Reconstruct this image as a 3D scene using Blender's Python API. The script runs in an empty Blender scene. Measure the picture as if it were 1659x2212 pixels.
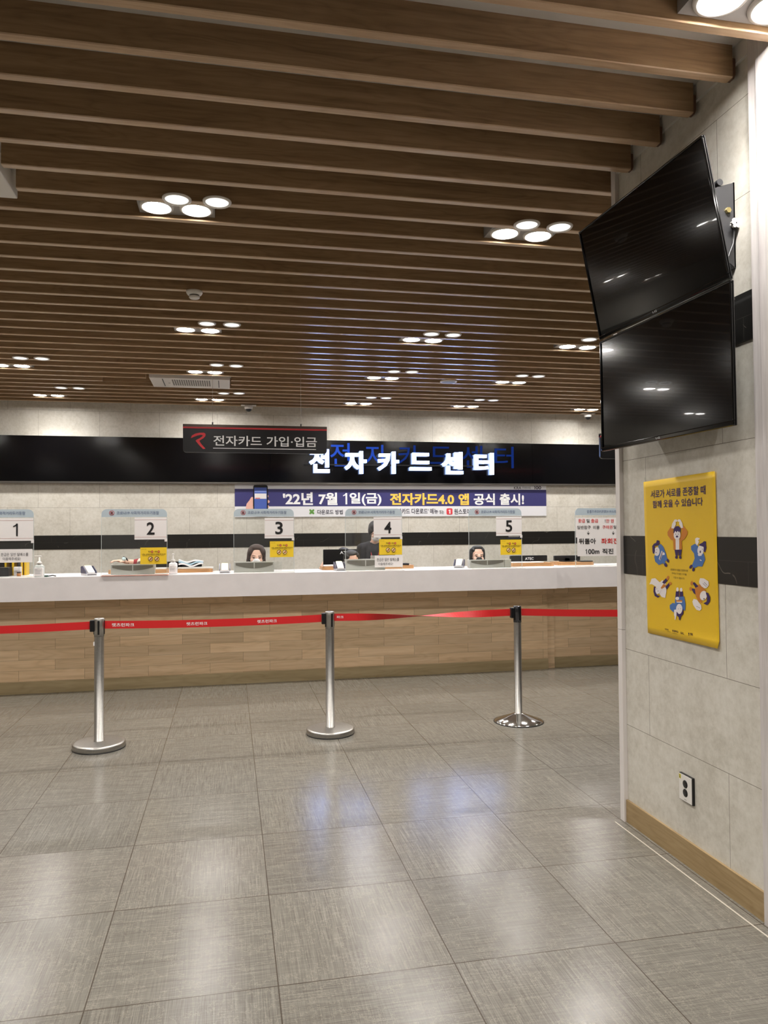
import bpy, bmesh, math, random
from mathutils import Vector, Matrix, Euler
random.seed(7)
PI = math.pi
SC = bpy.context.scene
COL = SC.collection
# ------------------------------------------------------------------ camera
F, YAW, PITCH, ROLL, EYE = 1625.9, 0.2021, 0.0241, -0.0078, 1.5527
_cy, _sy, _cp, _sp = math.cos(YAW), math.sin(YAW), math.cos(PITCH), math.sin(PITCH)
FW = Vector((_sy*_cp, _cy*_cp, _sp)); _r = Vector((_cy, -_sy, 0)); _u = _r.cross(FW)
RT = _r*math.cos(ROLL)+_u*math.sin(ROLL); UP = -_r*math.sin(ROLL)+_u*math.cos(ROLL)
cd = bpy.data.cameras.new('camera'); cam = bpy.data.objects.new('camera', cd); COL.objects.link(cam)
cd.sensor_fit = 'HORIZONTAL'; cd.sensor_width = 36; cd.lens = F/1659*36; cd.clip_start = 0.05; cd.clip_end = 100
cam.matrix_world = Matrix(((RT.x, UP.x, -FW.x, 0), (RT.y, UP.y, -FW.y, 0), (RT.z, UP.z, -FW.z, EYE), (0, 0, 0, 1)))
SC.camera = cam
# ------------------------------------------------------------------ light levels, world, colour
LAMP_SIDE, LAMP_DOWN = 75.0, 210.0
SIGN_GLOW = 11.0
w = bpy.data.worlds.new('world'); SC.world = w; w.use_nodes = True
w.node_tree.nodes['Background'].inputs[0].default_value = (1, .96, .9, 1)
w.node_tree.nodes['Background'].inputs[1].default_value = 0.3
SC.view_settings.view_transform = 'Standard'
try: SC.view_settings.look = 'None'
except Exception: pass
SC.view_settings.exposure = 0.8; SC.view_settings.gamma = 1.0; SC.view_settings.use_curve_mapping = False
SC.cycles.use_denoising = True
SC.cycles.max_bounces = 8; SC.cycles.transparent_max_bounces = 16
SC.cycles.sample_clamp_indirect = 6
SC.cycles.caustics_reflective = False; SC.cycles.caustics_refractive = False

def at(x, y, ax, v):
    """point on the plane axis ax = v that stands behind photo pixel x, y"""
    d = FW + RT*((x-829.5)/F) - UP*((y-1106)/F); o = Vector((0, 0, EYE))
    return o + d*((v-o[ax])/d[ax])

# ------------------------------------------------------------------ materials
def srgb(r, g, b):
    f = lambda c: (c/255/12.92) if c/255 <= .04045 else ((c/255+.055)/1.055)**2.4
    return (f(r), f(g), f(b), 1)
MATS = {}
def mat(name, rgb, rough=.5, metal=0, spec=.5, noise=0, nscale=20, coat=0, emit=None, es=0, alpha=None, bump=0):
    if name in MATS: return MATS[name]
    m = bpy.data.materials.new(name); m.use_nodes = True; nt = m.node_tree; b = nt.nodes['Principled BSDF']
    b.inputs['Base Color'].default_value = srgb(*rgb); b.inputs['Roughness'].default_value = rough
    b.inputs['Metallic'].default_value = metal; b.inputs['Specular IOR Level'].default_value = spec
    b.inputs['Coat Weight'].default_value = coat
    if emit: b.inputs['Emission Color'].default_value = srgb(*emit); b.inputs['Emission Strength'].default_value = es
    if noise or bump:
        g = nt.nodes.new('ShaderNodeNewGeometry'); n = nt.nodes.new('ShaderNodeTexNoise'); n.inputs['Scale'].default_value = nscale
        n.inputs['Detail'].default_value = 6; nt.links.new(g.outputs['Position'], n.inputs['Vector'])
        if noise:
            r = nt.nodes.new('ShaderNodeValToRGB'); r.color_ramp.elements[0].position = .3; r.color_ramp.elements[1].position = .7
            c = srgb(*rgb); r.color_ramp.elements[0].color = tuple(x*(1-noise) for x in c[:3])+(1,)
            r.color_ramp.elements[1].color = tuple(min(1, x*(1+noise)) for x in c[:3])+(1,)
            nt.links.new(n.outputs['Fac'], r.inputs['Fac']); nt.links.new(r.outputs['Color'], b.inputs['Base Color'])
        if bump:
            bp = nt.nodes.new('ShaderNodeBump'); bp.inputs['Strength'].default_value = bump; bp.inputs['Distance'].default_value = .002
            nt.links.new(n.outputs['Fac'], bp.inputs['Height']); nt.links.new(bp.outputs['Normal'], b.inputs['Normal'])
    MATS[name] = m; return m

class NT:
    def __init__(s, name):
        s.m = bpy.data.materials.new(name); s.m.use_nodes = True; s.t = s.m.node_tree; s.b = s.t.nodes['Principled BSDF']; MATS[name] = s.m
    def n(s, typ, **kw):
        o = s.t.nodes.new(typ)
        for k, v in kw.items():
            if k.startswith('_'): setattr(o, k[1:], v)
            else:
                o.inputs[int(k[1:]) if k[0] == 'i' and k[1:].isdigit() else k].default_value = v
        return o
    def l(s, a, b): s.t.links.new(a, b)
    def math(s, op, a, b=None, c=None):
        o = s.t.nodes.new('ShaderNodeMath'); o.operation = op
        for i, v in enumerate((a, b, c)):
            if v is None: continue
            if isinstance(v, (int, float)): o.inputs[i].default_value = v
            else: s.l(v, o.inputs[i])
        return o.outputs[0]
    def pos(s):
        g = s.n('ShaderNodeNewGeometry'); x = s.n('ShaderNodeSeparateXYZ'); s.l(g.outputs['Position'], x.inputs[0]); return g, x.outputs
    def comb(s, x, y, z):
        o = s.n('ShaderNodeCombineXYZ')
        for i, v in enumerate((x, y, z)):
            if isinstance(v, (int, float)): o.inputs[i].default_value = v
            else: s.l(v, o.inputs[i])
        return o.outputs[0]
    def ramp(s, fac, stops):
        r = s.n('ShaderNodeValToRGB'); e = r.color_ramp.elements
        while len(e) < len(stops): e.new(.5)
        for i, (p, c) in enumerate(stops): e[i].position = p; e[i].color = c if len(c) == 4 else srgb(*c)
        s.l(fac, r.inputs[0]); return r.outputs[0]
    def mix(s, fac, a, b, blend='MIX'):
        o = s.n('ShaderNodeMix', _data_type='RGBA', _blend_type=blend)
        if isinstance(fac, (int, float)): o.inputs[0].default_value = fac
        else: s.l(fac, o.inputs[0])
        for i, v in ((6, a), (7, b)):
            if isinstance(v, tuple): o.inputs[i].default_value = v
            else: s.l(v, o.inputs[i])
        return o.outputs[2]
    def noise(s, vec, scale, detail=5, rough=.6):
        o = s.n('ShaderNodeTexNoise'); o.inputs['Scale'].default_value = scale; o.inputs['Detail'].default_value = detail
        o.inputs['Roughness'].default_value = rough; s.l(vec, o.inputs['Vector']); return o.outputs['Fac']
    def bump(s, h, st, dist=.002):
        o = s.n('ShaderNodeBump'); o.inputs['Strength'].default_value = st; o.inputs['Distance'].default_value = dist
        s.l(h, o.inputs['Height']); s.l(o.outputs['Normal'], s.b.inputs['Normal'])

def line_mask(k, v, width):      # 1 within width/2 of an integer of v (v in tile units, width in tile units)
    f = k.math('FRACT', k.math('ADD', v, 100.5)); d = k.math('ABSOLUTE', k.math('SUBTRACT', f, .5))
    return k.math('LESS_THAN', d, width/2)

def wall_tile(name, axis, width, off_a, off_b):
    """beige stone tiles, rows 0.4 m high; the two black bands (0.2 m) shift the rows above them"""
    k = NT(name); g, P = k.pos()
    u = P[axis]; z = P[2]
    z2 = k.math('SUBTRACT', z, k.math('MULTIPLY', k.math('GREATER_THAN', z, 1.42), .2))
    z2 = k.math('SUBTRACT', z2, k.math('MULTIPLY', k.math('GREATER_THAN', z, 2.42), .2))
    row = k.math('DIVIDE', k.math('SUBTRACT', z2, .112), .4)
    odd = k.math('MODULO', k.math('FLOOR', k.math('ADD', row, 10)), 2)
    off = k.math('ADD', off_a, k.math('MULTIPLY', odd, off_b-off_a))
    col = k.math('DIVIDE', k.math('SUBTRACT', u, off), width)
    m = k.math('MAXIMUM', line_mask(k, row, .006), line_mask(k, col, .0024/width))
    n1 = k.noise(g.outputs['Position'], 2.2, 4); n2 = k.noise(g.outputs['Position'], 26, 9, .75)
    n3 = k.noise(g.outputs['Position'], 7, 6, .65)
    nn = k.math('ADD', k.math('MULTIPLY', n1, .25), k.math('ADD', k.math('MULTIPLY', n2, .45), k.math('MULTIPLY', n3, .3)))
    c = k.ramp(nn, [(.36, (188, 182, 169)), (.5, (209, 204, 193)), (.64, (223, 219, 210))])
    c = k.mix(m, c, srgb(118, 110, 98)); k.l(c, k.b.inputs['Base Color'])
    k.b.inputs['Roughness'].default_value = .55; k.b.inputs['Specular IOR Level'].default_value = .35
    k.bump(k.math('SUBTRACT', k.math('MULTIPLY', n2, .3), m), .25, .002)
    return k.m
M_WALL_B = wall_tile('beige_tile_back', 0, .8333, -2.68, -2.252)
M_WALL_R = wall_tile('beige_tile_side', 1, 1.22, 2.853, 3.463)

def marble(name, axis):
    k = NT(name); g, P = k.pos()
    ns = k.n('ShaderNodeTexNoise'); ns.inputs['Scale'].default_value = 1.6; ns.inputs['Detail'].default_value = 3
    k.l(g.outputs['Position'], ns.inputs['Vector'])
    d = k.math('ADD', k.math('MULTIPLY', P[axis], 1.1), k.math('ADD', k.math('MULTIPLY', P[2], -.8), k.math('MULTIPLY', ns.outputs['Fac'], 1.5)))
    v = line_mask(k, k.math('MULTIPLY', d, 1.7), .012)
    gate = k.math('GREATER_THAN', k.noise(g.outputs['Position'], 5.5, 2), .52)
    v = k.math('MULTIPLY', v, gate)
    row = k.math('DIVIDE', k.math('SUBTRACT', P[2], .112), .1)
    odd = k.math('MODULO', k.math('FLOOR', k.math('ADD', row, 10)), 2)
    col = k.math('DIVIDE', k.math('SUBTRACT', P[axis], k.math('ADD', .3, k.math('MULTIPLY', odd, .4))), .8)
    j = k.math('MAXIMUM', line_mask(k, row, .02), line_mask(k, col, .003))
    c = k.mix(v, srgb(22, 21, 19), srgb(92, 88, 80)); c = k.mix(j, c, srgb(58, 56, 52)); k.l(c, k.b.inputs['Base Color'])
    k.b.inputs['Roughness'].default_value = .35; return k.m
M_MARB_B = marble('black_marble_back', 0); M_MARB_R = marble('black_marble_side', 1)

def wood(name, axis, dark, mid, light, scale=1.0, rough=.5, planks=None, spec=.4):
    k = NT(name); g, P = k.pos()
    s = [38*scale]*3; s[axis] = 1.6*scale
    v = k.comb(k.math('MULTIPLY', P[0], s[0]), k.math('MULTIPLY', P[1], s[1]), k.math('MULTIPLY', P[2], s[2]))
    if planks:
        ph, pl, z0 = planks
        row = k.math('DIVIDE', k.math('SUBTRACT', P[2], z0), ph); fl = k.math('FLOOR', k.math('ADD', row, 20))
        odd = k.math('MODULO', fl, 2)
        col = k.math('DIVIDE', k.math('ADD', P[axis], k.math('ADD', 20.0, k.math('MULTIPLY', odd, pl*.45))), pl); fc = k.math('FLOOR', col)
        wn = k.n('ShaderNodeTexWhiteNoise', _noise_dimensions='2D'); k.l(k.comb(fl, fc, 0), wn.inputs['Vector']); rnd = wn.outputs['Value']
        sh = k.n('ShaderNodeVectorMath', _operation='ADD'); k.l(v, sh.inputs[0]); k.l(k.comb(k.math('MULTIPLY', rnd, 37.), k.math('MULTIPLY', rnd, 91.), k.math('MULTIPLY', rnd, 53.)), sh.inputs[1]); v = sh.outputs[0]
    n = k.noise(v, 1, 6, .62)
    sc = [4.0*scale]*3; sc[axis] = .55*scale
    v2 = k.comb(k.math('MULTIPLY', P[0], sc[0]), k.math('MULTIPLY', P[1], sc[1]), k.math('MULTIPLY', P[2], sc[2]))
    n2 = k.noise(v2, 1.3, 3)
    rings = k.math('MULTIPLY', k.math('ABSOLUTE', k.math('SINE', k.math('MULTIPLY', n2, 60))), .1)
    t = k.math('ADD', k.math('MULTIPLY', n, .75), k.math('ADD', k.math('MULTIPLY', n2, .2), rings))
    c = k.ramp(t, [(.34, dark), (.52, mid), (.72, light)])
    if planks:
        m = k.math('MAXIMUM', line_mask(k, row, .018), line_mask(k, col, .003/pl))
        tone = k.math('ADD', .88, k.math('MULTIPLY', rnd, .24)); tv = k.comb(tone, tone, tone)
        c = k.mix(1.0, c, tv, 'MULTIPLY'); c = k.mix(k.math('MULTIPLY', m, .6), c, srgb(84, 62, 40))
    k.l(c, k.b.inputs['Base Color']); k.b.inputs['Roughness'].default_value = rough; k.b.inputs['Specular IOR Level'].default_value = spec
    k.bump(n, .08); return k.m
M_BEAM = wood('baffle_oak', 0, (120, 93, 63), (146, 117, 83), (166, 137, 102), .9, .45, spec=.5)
M_BEAMLOW = wood('oak_underside_bounce', 0, (168, 138, 106), (186, 156, 124), (200, 172, 140), .9, .24, spec=.6)  # same oak, floor bounce put into the lighter colour of the undersides
M_BEAMEND = mat('beam_end_brown', (96, 66, 46), .6)
M_PANEL = wood('oak_planks', 0, (196, 167, 130), (219, 190, 152), (232, 206, 171), .6, .5, planks=(.1, .6, .12))
M_TOE = wood('toe_strip_oak', 0, (150, 132, 96), (166, 148, 112), (180, 162, 126), .6, .5)
M_BASEB = wood('baseboard_oak', 1, (140, 117, 80), (158, 134, 96), (172, 149, 111), 1, .5)
M_LEDGE = wood('ledge_oak', 0, (150, 108, 68), (176, 132, 88), (190, 148, 104), 1, .4)

def floor_mat():
    k = NT('woven_vinyl_tile'); g, P = k.pos()
    TX, TY = .6264, .656
    u = k.math('DIVIDE', k.math('ADD', P[0], 1.0951), TX); v = k.math('DIVIDE', k.math('SUBTRACT', P[1], 3.285), TY)
    fu = k.math('FLOOR', u); fv = k.math('FLOOR', v)
    par = k.math('MODULO', k.math('ADD', k.math('ADD', fu, fv), 100), 2)
    wn = k.n('ShaderNodeTexWhiteNoise', _noise_dimensions='2D'); k.l(k.comb(fu, fv, 0), wn.inputs['Vector']); rnd = wn.outputs['Value']
    # fine dashed stripes, along Y on even tiles and along X on odd
    ya = k.comb(k.math('MULTIPLY', P[0], 330), k.math('MULTIPLY', P[1], 6), k.math('MULTIPLY', rnd, 30))
    xa = k.comb(k.math('MULTIPLY', P[0], 6), k.math('MULTIPLY', P[1], 330), k.math('MULTIPLY', rnd, 30))
    yb = k.comb(k.math('MULTIPLY', P[0], 120), k.math('MULTIPLY', P[1], 4), k.math('MULTIPLY', rnd, 30))
    xb = k.comb(k.math('MULTIPLY', P[0], 4), k.math('MULTIPLY', P[1], 120), k.math('MULTIPLY', rnd, 30))
    na = k.noise(k.mix(par, xa, ya), 1, 3, .6); nb = k.noise(k.mix(par, xb, yb), 1, 3, .6)
    ca = k.noise(k.mix(par, ya, xa), 1, 2, .5)
    t = k.math('ADD', k.math('MULTIPLY', na, .5), k.math('ADD', k.math('MULTIPLY', nb, .25), k.math('MULTIPLY', ca, .25)))
    c = k.ramp(t, [(.34, (91, 87, 80)), (.5, (113, 109, 101)), (.66, (136, 131, 122))])
    sc = k.noise(g.outputs['Position'], 9, 6, .7); thin = k.math('LESS_THAN', k.math('ABSOLUTE', k.math('SUBTRACT', sc, .5)), .006)
    c = k.mix(k.math('MULTIPLY', thin, .35), c, srgb(165, 157, 144))
    tone = k.math('ADD', .94, k.math('MULTIPLY', rnd, .12)); c = k.mix(1.0, c, k.comb(tone, tone, tone), 'MULTIPLY')
    m = k.math('MAXIMUM', line_mask(k, u, .007), line_mask(k, v, .007))
    c = k.mix(k.math('MULTIPLY', m, .8), c, srgb(62, 52, 42)); k.l(c, k.b.inputs['Base Color'])
    big = k.noise(g.outputs['Position'], 1.8, 4)
    r = k.math('ADD', .06, k.math('MULTIPLY', k.math('ADD', big, na), .12)); k.l(r, k.b.inputs['Roughness'])
    k.b.inputs['Specular IOR Level'].default_value = .3
    k.bump(k.math('SUBTRACT', t, m), .3, .0012); return k.m
M_FLOOR = floor_mat()

M_WHITE = mat('white_paint', (226, 222, 216), .5)
M_SLAB = mat('ceiling_slab_white', (208, 204, 197), .7)
M_TRIM = mat('white_trim', (225, 219, 216), .3)
def grained_white():
    k = NT('pale_grained_laminate'); g, P = k.pos()
    v = k.comb(k.math('MULTIPLY', P[0], 30), k.math('MULTIPLY', P[1], 30), k.math('MULTIPLY', P[2], 2))
    k.l(k.ramp(k.noise(v, 2, 5), [(.35, (198, 191, 189)), (.65, (217, 211, 209))]), k.b.inputs['Base Color']); k.b.inputs['Roughness'].default_value = .3
    return k.m
M_GRAIN = grained_white()
M_QUARTZ = mat('white_quartz', (242, 237, 237), .3, noise=.035, nscale=6)
M_BLACKGLOSS = mat('glossy_black_panel', (8, 8, 10), .12)
M_BLACK = mat('black_plastic', (16, 16, 18), .35)
M_SCREEN = mat('tv_screen', (2, 2, 3), .13, spec=.25, coat=.35)
M_SCREEN.node_tree.nodes['Principled BSDF'].inputs['Coat Roughness'].default_value = .02
M_BEZEL = mat('piano_black', (6, 6, 7), .08, spec=.6)
M_STEEL = mat('brushed_steel', (176, 173, 168), .34, metal=1, noise=.06, nscale=60)
M_CHROME = mat('polished_steel', (205, 203, 200), .1, metal=1)
M_DKGREY = mat('dark_bracket', (52, 52, 54), .45)
M_GREY = mat('light_grey_metal', (150, 146, 142), .5)
M_RED = mat('red_webbing', (206, 32, 34), .5)
M_INK = mat('black_ink', (20, 18, 20), .6)
M_REDINK = mat('red_ink', (214, 48, 44), .6)
M_WHITEINK = mat('white_ink', (238, 238, 238), .6)
M_PAPER = mat('white_paper', (240, 235, 233), .7)
M_PINKLINE = mat('pink_line', (214, 176, 172), .7)
M_YELLOW = mat('yellow_paper', (246, 208, 44), .55)
M_POSTER = mat('poster_yellow', (232, 190, 40), .38)
M_NAVYINK = mat('navy_ink', (52, 28, 88), .5)
M_HDR = mat('acrylic_header_blue', (184, 197, 205), .4)
M_HDRTXT = mat('header_text_blue', (90, 104, 138), .5)
M_SKIN = mat('skin', (236, 194, 172), .55)
M_HAIRB = mat('hair_black', (24, 21, 22), .6, noise=.25, nscale=160)
M_HAIRBR = mat('hair_brown', (62, 46, 40), .65, noise=.3, nscale=160)
M_CLOTH = mat('black_cloth', (26, 25, 32), .85)
M_MASKW = mat('mask_white', (238, 238, 240), .7)
M_FROST = mat('frosted_grey', (188, 186, 178), .35)
M_SMOKE = mat('smoky_plastic', (112, 108, 98), .25)

def emissive(name, rgb, st):
    m = bpy.data.materials.new(name); m.use_nodes = True; nt = m.node_tree; nt.nodes.remove(nt.nodes['Principled BSDF'])
    e = nt.nodes.new('ShaderNodeEmission'); e.inputs[0].default_value = srgb(*rgb); e.inputs[1].default_value = st
    nt.links.new(e.outputs[0], nt.nodes['Material Output'].inputs[0]); MATS[name] = m; return m
def downlight_mat(name, side, down):
    """LED downlight optic: throws most of its light straight down, little to the side"""
    m = bpy.data.materials.new(name); m.use_nodes = True; nt = m.node_tree; nt.nodes.remove(nt.nodes['Principled BSDF'])
    g = nt.nodes.new('ShaderNodeNewGeometry'); d = nt.nodes.new('ShaderNodeVectorMath'); d.operation = 'DOT_PRODUCT'
    nt.links.new(g.outputs['Incoming'], d.inputs[0]); nt.links.new(g.outputs['Normal'], d.inputs[1])
    r = nt.nodes.new('ShaderNodeMapRange'); r.interpolation_type = 'SMOOTHSTEP'
    r.inputs['From Min'].default_value = .42; r.inputs['From Max'].default_value = .85; r.inputs['To Min'].default_value = side; r.inputs['To Max'].default_value = down
    e = nt.nodes.new('ShaderNodeEmission'); e.inputs[0].default_value = (1, .965, .92, 1)
    nt.links.new(d.outputs['Value'], r.inputs['Value']); nt.links.new(r.outputs[0], e.inputs[1]); nt.links.new(e.outputs[0], nt.nodes['Material Output'].inputs[0])
    MATS[name] = m; return m
M_LENS = downlight_mat('downlight_lens', LAMP_SIDE, LAMP_DOWN)
M_GHOSTGLOW = emissive('ghost_disc_glow', (255, 248, 240), .95)  # faint glow for the added discs, no real lamp
M_SIGNLIT = emissive('lit_letter_face', (150, 180, 255), SIGN_GLOW)
M_SIGNSIDE = emissive('lit_letter_side', (200, 220, 255), .75)
M_BLUES = [emissive('blue_ghost_text_%d' % i, (48, 86, 200), v) for i, v in enumerate((.6, .45, .2, .14, .14, .16))]  # glow colours for the blue ghost image of the lit letters

def acrylic():
    m = bpy.data.materials.new('clear_acrylic'); m.use_nodes = True; nt = m.node_tree; nt.nodes.remove(nt.nodes['Principled BSDF'])
    t = nt.nodes.new('ShaderNodeBsdfTransparent'); t.inputs[0].default_value = (.97, .98, .98, 1)
    d = nt.nodes.new('ShaderNodeBsdfDiffuse'); d.inputs[0].default_value = (.8, .82, .82, 1)
    g = nt.nodes.new('ShaderNodeBsdfGlossy'); g.inputs['Roughness'].default_value = .03
    a = nt.nodes.new('ShaderNodeMixShader'); a.inputs[0].default_value = .014; b = nt.nodes.new('ShaderNodeMixShader'); b.inputs[0].default_value = .025
    nt.links.new(t.outputs[0], a.inputs[1]); nt.links.new(d.outputs[0], a.inputs[2]); nt.links.new(a.outputs[0], b.inputs[1]); nt.links.new(g.outputs[0], b.inputs[2])
    nt.links.new(b.outputs[0], nt.nodes['Material Output'].inputs[0]); MATS['clear_acrylic'] = m; return m
M_ACRYL = acrylic()

# ------------------------------------------------------------------ object helpers
def tag(o, label=None, cat=None, group=None, kind=None):
    if label: o['label'] = label
    if cat: o['category'] = cat
    if group: o['group'] = group
    if kind: o['kind'] = kind
    return o
def thing(name, loc, label, cat, group=None, rz=0):
    o = bpy.data.objects.new(name, None); COL.objects.link(o); o.location = loc; o.rotation_euler = (0, 0, rz); o.empty_display_size = .1
    return tag(o, label, cat, group)
class MB:
    def __init__(s): s.v = []; s.f = []; s.mi = []; s.sm = []
    def add(s, vs, fs, mi=0, smooth=False):
        n = len(s.v); s.v += [tuple(v) for v in vs]; s.f += [tuple(n+i for i in f) for f in fs]; s.mi += [mi]*len(fs); s.sm += [smooth]*len(fs); return s
    def box(s, a, b, mi=0):
        x0, y0, z0 = a; x1, y1, z1 = b
        vs = [(x0, y0, z0), (x1, y0, z0), (x1, y1, z0), (x0, y1, z0), (x0, y0, z1), (x1, y0, z1), (x1, y1, z1), (x0, y1, z1)]
        return s.add(vs, [(0, 3, 2, 1), (4, 5, 6, 7), (0, 1, 5, 4), (1, 2, 6, 5), (2, 3, 7, 6), (3, 0, 4, 7)], mi)
    def prism(s, pts, d, mi=0, smooth=False):
        """closed outline (list of Vectors) extruded along vector d"""
        n = len(pts); d = Vector(d); p = [Vector(q) for q in pts]
        s.add(p+[q+d for q in p], [tuple(range(n-1, -1, -1)), tuple(range(n, 2*n))], mi)
        s.add(p+[q+d for q in p], [(i, (i+1) % n, n+(i+1) % n, n+i) for i in range(n)], mi, smooth); return s
    def poly(s, pts, mi=0): return s.add(pts, [tuple(range(len(pts)))], mi)
    def lathe(s, prof, c=(0, 0, 0), n=32, mi=0, smooth=True, axis='z'):
        vs = []
        for r, z in prof:
            for i in range(n):
                a = 2*PI*i/n; p = (r*math.cos(a), r*math.sin(a), z)
                if axis == 'y': p = (p[0], p[2], p[1])
                if axis == 'x': p = (p[2], p[0], p[1])
                vs.append((c[0]+p[0], c[1]+p[1], c[2]+p[2]))
        fs = []
        for j in range(len(prof)-1):
            for i in range(n):
                q = (j*n+i, j*n+(i+1) % n, (j+1)*n+(i+1) % n, (j+1)*n+i); fs.append(q if axis == 'z' else q[::-1])
        return s.add(vs, fs, mi, smooth)
    def cyl(s, c, r, h, n=24, mi=0, axis='z'):
        e = min(r, h)*.04
        return s.lathe([(0, 0), (r-e, 0), (r, e), (r, h-e), (r-e, h), (0, h)], c, n, mi, False, axis)
    def tube(s, pts, r, n=8, mi=0):
        P = [Vector(p) for p in pts]; vs = []
        for i, p in enumerate(P):
            t = (P[min(i+1, len(P)-1)]-P[max(i-1, 0)]).normalized(); a = t.orthogonal().normalized() if i == 0 else (a-t*a.dot(t)).normalized(); b = t.cross(a)
            vs += [p+(a*math.cos(2*PI*j/n)+b*math.sin(2*PI*j/n))*r for j in range(n)]
        fs = [(i*n+j, i*n+(j+1) % n, (i+1)*n+(j+1) % n, (i+1)*n+j) for i in range(len(P)-1) for j in range(n)]
        fs += [tuple(range(n-1, -1, -1)), tuple(range((len(P)-1)*n, len(P)*n))]
        return s.add(vs, fs, mi, True)
    def build(s, name, mats, parent=None, bevel=0, loc=None):
        me = bpy.data.meshes.new(name); off = Vector(loc) if loc else Vector((0, 0, 0))
        me.from_pydata([tuple(Vector(v)-off) for v in s.v], [], s.f)
        for m in (mats if isinstance(mats, (list, tuple)) else [mats]): me.materials.append(m)
        me.polygons.foreach_set('material_index', s.mi); me.polygons.foreach_set('use_smooth', s.sm); me.update()
        o = bpy.data.objects.new(name, me); COL.objects.link(o); o.location = off
        if parent: o.parent = parent; o.matrix_parent_inverse = Matrix.Identity(4)
        if bevel:
            b = o.modifiers.new('bevel', 'BEVEL'); b.width = bevel; b.segments = 2; b.limit_method = 'ANGLE'
        return o
def struct(name, mb, m, label=None, cat=None, bevel=0):
    o = mb.build(name, m, bevel=bevel); o['kind'] = 'structure'
    if label: o['label'] = label; o['category'] = cat
    return o
def copy_tree(o, parent=None):
    c = o.copy(); COL.objects.link(c); c.parent = parent
    for ch in o.children: copy_tree(ch, c)
    return c
GLY = {}
def glyphs(s, bold=0.0, ext=0.0):
    k = (s, bold, ext)
    if k in GLY: return GLY[k]
    c = bpy.data.curves.new('text', 'FONT'); c.body = s; c.offset = bold; c.resolution_u = 3
    o = bpy.data.objects.new('text', c); COL.objects.link(o)
    me = bpy.data.meshes.new_from_object(o.evaluated_get(bpy.context.evaluated_depsgraph_get()))
    bpy.data.objects.remove(o); bpy.data.curves.remove(c)
    if ext:
        bm = bmesh.new(); bm.from_mesh(me); r = bmesh.ops.extrude_face_region(bm, geom=bm.faces[:])
        bmesh.ops.translate(bm, verts=[v for v in r['geom'] if isinstance(v, bmesh.types.BMVert)], vec=(0, 0, 1)); bm.to_mesh(me); bm.free()
    vs = [v.co.copy() for v in me.vertices]; fs = [tuple(p.vertices) for p in me.polygons]; nz = [p.normal.z for p in me.polygons]
    x0 = min(v.x for v in vs); x1 = max(v.x for v in vs); y0 = min(v.y for v in vs); y1 = max(v.y for v in vs)
    vs = [((v.x-x0)/(x1-x0), (v.y-y0)/(y1-y0), v.z) for v in vs]
    bpy.data.meshes.remove(me); GLY[k] = (vs, fs, nz, (x1-x0)/(y1-y0)); return GLY[k]
def text(mb, s, O, U, V, N, mi=0, bold=.02, mirror=False, ext=0, side_mi=None):
    """flat lettering fitted to the box O, O+U, O+V; N is a small offset off the surface"""
    vs, fs, nz, _ = glyphs(s, bold, ext)
    O, U, V, N = Vector(O), Vector(U), Vector(V), Vector(N)
    D = N.normalized()*ext if ext else Vector((0, 0, 0))
    P = [O+U*((1-x) if mirror else x)+V*y+N+D*z for x, y, z in vs]
    if not ext: return mb.add(P, fs, mi)
    for f, n in zip(fs, nz): mb.add([P[i] for i in f], [tuple(range(len(f)))], mi if n > .5 or n < -.5 else (side_mi if side_mi is not None else mi))
    return mb
def ptext(mb, s, x0, y0, x1, y1, ax, v, mi=0, bold=.02, lift=.002, mirror=False, origin=None, ext=0, side_mi=None):
    """lettering that fills the photo box x0,y0 (top left) to x1,y1 (bottom right) of the plane axis ax = v"""
    tl, br = at(x0, y0, ax, v), at(x1, y1, ax, v)
    N = Vector((0, -lift, 0)) if ax == 1 else Vector((-lift, 0, 0))
    a = 0 if ax == 1 else 1
    O = Vector(tl); O.z = br.z; O[ax] = v
    U = Vector((0, 0, 0)); U[a] = br[a]-tl[a]; V = Vector((0, 0, tl.z-br.z))
    if origin: O = O-Vector(origin)
    return text(mb, s, O, U, V, N, mi, bold, mirror, ext, side_mi)
def one(mb, x0, y0, x1, y1, v, mi=0, lift=.002, w=.34):
    """numeral one with its slanted flag, filling a photo box on the plane Y = v"""
    a, b = at(x0, y0, 1, v), at(x1, y1, 1, v); U, V = b.x-a.x, a.z-b.z
    return mb.poly([Vector((a.x+U*p, v-lift, b.z+V*q)) for p, q in ((1-w, 0), (1, 0), (1, 1), (1-w*.95, 1), (.5, .9), (0, .8), (0, .71), (1-w, .8))], mi)
def rrect(x0, x1, z0, z1, y, r=(.0, .0, .0, .0), n=6):
    """rounded rectangle outline in a y = const plane; r = bl, br, tr, tl"""
    out = []
    for (cx, cz, rr, a0) in ((x0+r[0], z0+r[0], r[0], PI), (x1-r[1], z0+r[1], r[1], 1.5*PI), (x1-r[2], z1-r[2], r[2], 0), (x0+r[3], z1-r[3], r[3], .5*PI)):
        if rr == 0: out.append(Vector((cx, y, cz))); continue
        for i in range(n+1): a = a0+.5*PI*i/n; out.append(Vector((cx+rr*math.cos(a), y, cz+rr*math.sin(a))))
    return out
def disc(c, r, n=20, axis=1, ry=None, rot=0):
    ry = ry or r; out = []
    for i in range(n):
        a = 2*PI*i/n; u, v = r*math.cos(a), ry*math.sin(a); u, v = u*math.cos(rot)-v*math.sin(rot), u*math.sin(rot)+v*math.cos(rot)
        out.append(Vector((c[0]+u, c[1], c[2]+v)) if axis == 1 else Vector((c[0], c[1]+u, c[2]+v)))
    return out

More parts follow.
